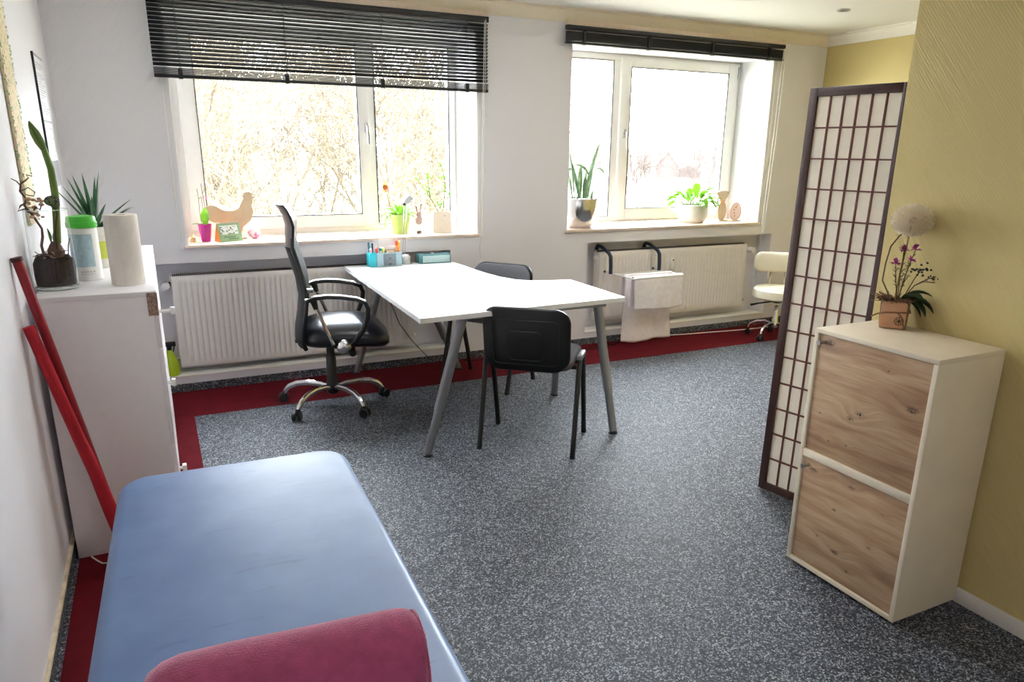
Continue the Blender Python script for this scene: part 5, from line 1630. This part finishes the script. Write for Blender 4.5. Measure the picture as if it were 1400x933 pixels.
# the second leaf stands folded back behind the wall corner
d2 = Vector((0.93, 0.36, 0)).normalized()
n2 = Vector((0, 0, 1)).cross(d2).normalized()
off = dirx * (PW + 0.004) + ny * 0.034
m2 = Matrix(((d2.x, n2.x, 0, off.x), (d2.y, n2.y, 0, off.y), (0, 0, 1, 0.004), (0, 0, 0, 1)))
screen_panel(scn, m2)
for z in (0.22, 1.40):
    c = mt_ @ Vector((-0.004, PT, z))
    obj('hinge', G().tube([c - Vector((0, 0, 0.022)), c + Vector((0, 0, 0.022))], 0.006, 8), mat('dark_brass', (0.1, 0.08, 0.06), 0.5, 0.8), scn)

# ================================================================== CEILING SPOT AND ADDED FILL PANELS
def ceiling_spot(x, y, label, power):
    t = thing('ceiling_spotlight', label, 'ceiling light', (x, y, 2.48))
    obj('ring', G().lathe([(0.030, -0.001), (0.044, -0.001), (0.046, -0.005), (0.040, -0.009), (0.031, -0.007), (0.028, 0.01)], 28, close=False), M_STEEL, t)
    obj('lamp_face', G().lathe([(0.0, -0.004), (0.027, -0.003), (0.029, 0.002)], 20, close=False), mat('spot_glass', rgb(90, 84, 76), 0.2), t)
    if power:
        ld = bpy.data.lights.new('spot', 'SPOT')
        ld.energy = power; ld.spot_size = math.radians(150); ld.spot_blend = 0.8; ld.shadow_soft_size = 0.03; ld.color = (1.0, 0.86, 0.68)
        lo = bpy.data.objects.new('spot_lamp', ld); COL.objects.link(lo); lo.parent = t; lo.location = (0, 0, -0.03)
    return t


ceiling_spot(4.5, 4.03, 'small recessed ceiling spotlight near the far olive wall', 0)



def added_fill_panel(x, y, label, power):  # glowing panels added overhead, out of view, to brighten the room
    t = thing('added_fill_light', label, 'ceiling light', (x, y, 2.48))
    obj('frame', frame_bars(-0.31, 0.31, -0.31, 0.31, 0.02, -0.03, 0.0, 0.002).move(Matrix.Rotation(-PI / 2, 4, 'X')).move(Matrix.Translation((0, 0, -0.03))), M_WPLASTIC, t)
    dm = bpy.data.materials.new('fill_diffuser'); dm.use_nodes = True
    em = dm.node_tree.nodes['Principled BSDF']
    em.inputs['Base Color'].default_value = (0.9, 0.9, 0.9, 1)
    em.inputs['Emission Color'].default_value = (1.0, 0.98, 0.97, 1)
    em.inputs['Emission Strength'].default_value = power
    obj('diffuser', G().box(-0.29, 0.29, -0.29, 0.29, -0.022, -0.012), dm, t)


added_fill_panel(0.7, -0.5, 'added square fill light panel behind the camera, out of the picture', 11.0)
added_fill_panel(1.35, 2.95, 'added square fill light panel above the desk, out of the picture', 13.0)
added_fill_panel(3.55, 3.05, 'added square fill light panel above the right bay, out of the picture', 13.0)

# ================================================================== OUTSIDE
M_GROUND = mat('pale_winter_meadow', (0.24, 0.22, 0.16), 1.0, noise=0.15, nscale=0.3)
g = G()
def gz(y):
    for (y0, z0), (y1, z1) in zip([(5.5, -1.6), (30, -2.6), (90, -5.0), (200, -6.5), (420, -5.0), (900, 8)], [(30, -2.6), (90, -5.0), (200, -6.5), (420, -5.0), (900, 8), (2000, 8)]):
        if y <= y1:
            return z0 + (z1 - z0) * (y - y0) / (y1 - y0)
    return 8
yl = [5.5, 12, 20, 30, 60, 90, 140, 200, 300, 420, 600, 900]
g.grid(lambda a, b: ((a - 0.35) * 2.2 * (60 + yl[round(b * 11)]), yl[round(b * 11)], gz(yl[round(b * 11)])), 12, 11)
struct('ground', g, M_GROUND, 'pale winter meadow outside the windows', 'ground')


def tree_mesh(seed, height, stems, spread, twigs):
    random.seed(seed)
    bm = bmesh.new()
    def tube3(p, q, r0, r1):
        d = (q - p).normalized(); u = d.orthogonal().normalized(); w = d.cross(u)
        A = [bm.verts.new(p + (u * math.cos(a) + w * math.sin(a)) * r0) for a in (0, 2.094, 4.189)]
        B = [bm.verts.new(q + (u * math.cos(a) + w * math.sin(a)) * r1) for a in (0, 2.094, 4.189)]
        for j in range(3):
            bm.faces.new((A[j], A[(j + 1) % 3], B[(j + 1) % 3], B[j]))
    def grow(p, d, ln, r, lev):
        n = 5 if lev < 2 else 4
        for i in range(n):
            d = (d + Vector((random.gauss(0, 0.14), random.gauss(0, 0.14), random.gauss(0.03, 0.1)))).normalized()
            q = p + d * (ln / n)
            tube3(p, q, r * (1 - 0.7 * i / n), r * (1 - 0.7 * (i + 1) / n))
            p = q
            if lev < 3:
                for _ in range(twigs[lev]):
                    side = Vector((random.gauss(0, 1), random.gauss(0, 1), random.gauss(0.15, 0.5))).normalized()
                    grow(p, (d * 0.8 + side * 0.75).normalized(), ln * random.uniform(0.38, 0.62), r * 0.5, lev + 1)
    for s_ in range(stems):
        a = 2 * PI * s_ / stems + random.uniform(0, 1)
        grow(Vector((0.15 * math.cos(a), 0.15 * math.sin(a), 0)), Vector((math.cos(a) * spread, math.sin(a) * spread, 1)).normalized(), height * random.uniform(0.75, 1.05), height * 0.0075, 0)
    me = bpy.data.meshes.new('bare_tree')
    bm.to_mesh(me); bm.free()
    return me


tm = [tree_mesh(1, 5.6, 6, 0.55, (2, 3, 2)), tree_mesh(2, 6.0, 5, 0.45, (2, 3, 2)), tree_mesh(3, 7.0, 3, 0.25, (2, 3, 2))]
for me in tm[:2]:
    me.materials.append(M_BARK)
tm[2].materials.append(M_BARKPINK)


def tree(me, x, y, s_, rz, label, group):
    o = bpy.data.objects.new('bare_tree', me); COL.objects.link(o)
    o.location = (x, y, gz(y) - 0.05); o.rotation_euler = (0, 0, rz); o.scale = (s_, s_, s_)
    return tag(o, label, 'tree', group)


random.seed(77)
for (x, y, s_, k_) in ((0.4, 14, 0.92, 0), (4.9, 15.0, 0.95, 1), (2.7, 17, 1.0, 0), (2.8, 24, 1.25, 1), (7.4, 23.0, 1.15, 1), (0.0, 30, 1.4, 1)):
    tree(tm[k_], x, y, s_, random.uniform(0, 6.28), 'bare yellowish bushy tree close outside the left window', 'bare trees outside the left window')
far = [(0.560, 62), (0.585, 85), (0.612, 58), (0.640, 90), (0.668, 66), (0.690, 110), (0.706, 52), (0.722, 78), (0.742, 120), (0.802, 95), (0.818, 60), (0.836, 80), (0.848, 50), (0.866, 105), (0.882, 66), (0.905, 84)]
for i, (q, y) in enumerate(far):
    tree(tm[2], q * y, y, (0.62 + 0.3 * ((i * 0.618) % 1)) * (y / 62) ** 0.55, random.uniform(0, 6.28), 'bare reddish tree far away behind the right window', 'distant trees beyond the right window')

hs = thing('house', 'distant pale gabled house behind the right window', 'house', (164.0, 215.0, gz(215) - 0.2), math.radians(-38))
M_HW = mat('darkened_house_plaster', (0.026, 0.022, 0.020), 0.9, noise=0.02)  # walls and roof coloured far darker than real, to show against bright sky
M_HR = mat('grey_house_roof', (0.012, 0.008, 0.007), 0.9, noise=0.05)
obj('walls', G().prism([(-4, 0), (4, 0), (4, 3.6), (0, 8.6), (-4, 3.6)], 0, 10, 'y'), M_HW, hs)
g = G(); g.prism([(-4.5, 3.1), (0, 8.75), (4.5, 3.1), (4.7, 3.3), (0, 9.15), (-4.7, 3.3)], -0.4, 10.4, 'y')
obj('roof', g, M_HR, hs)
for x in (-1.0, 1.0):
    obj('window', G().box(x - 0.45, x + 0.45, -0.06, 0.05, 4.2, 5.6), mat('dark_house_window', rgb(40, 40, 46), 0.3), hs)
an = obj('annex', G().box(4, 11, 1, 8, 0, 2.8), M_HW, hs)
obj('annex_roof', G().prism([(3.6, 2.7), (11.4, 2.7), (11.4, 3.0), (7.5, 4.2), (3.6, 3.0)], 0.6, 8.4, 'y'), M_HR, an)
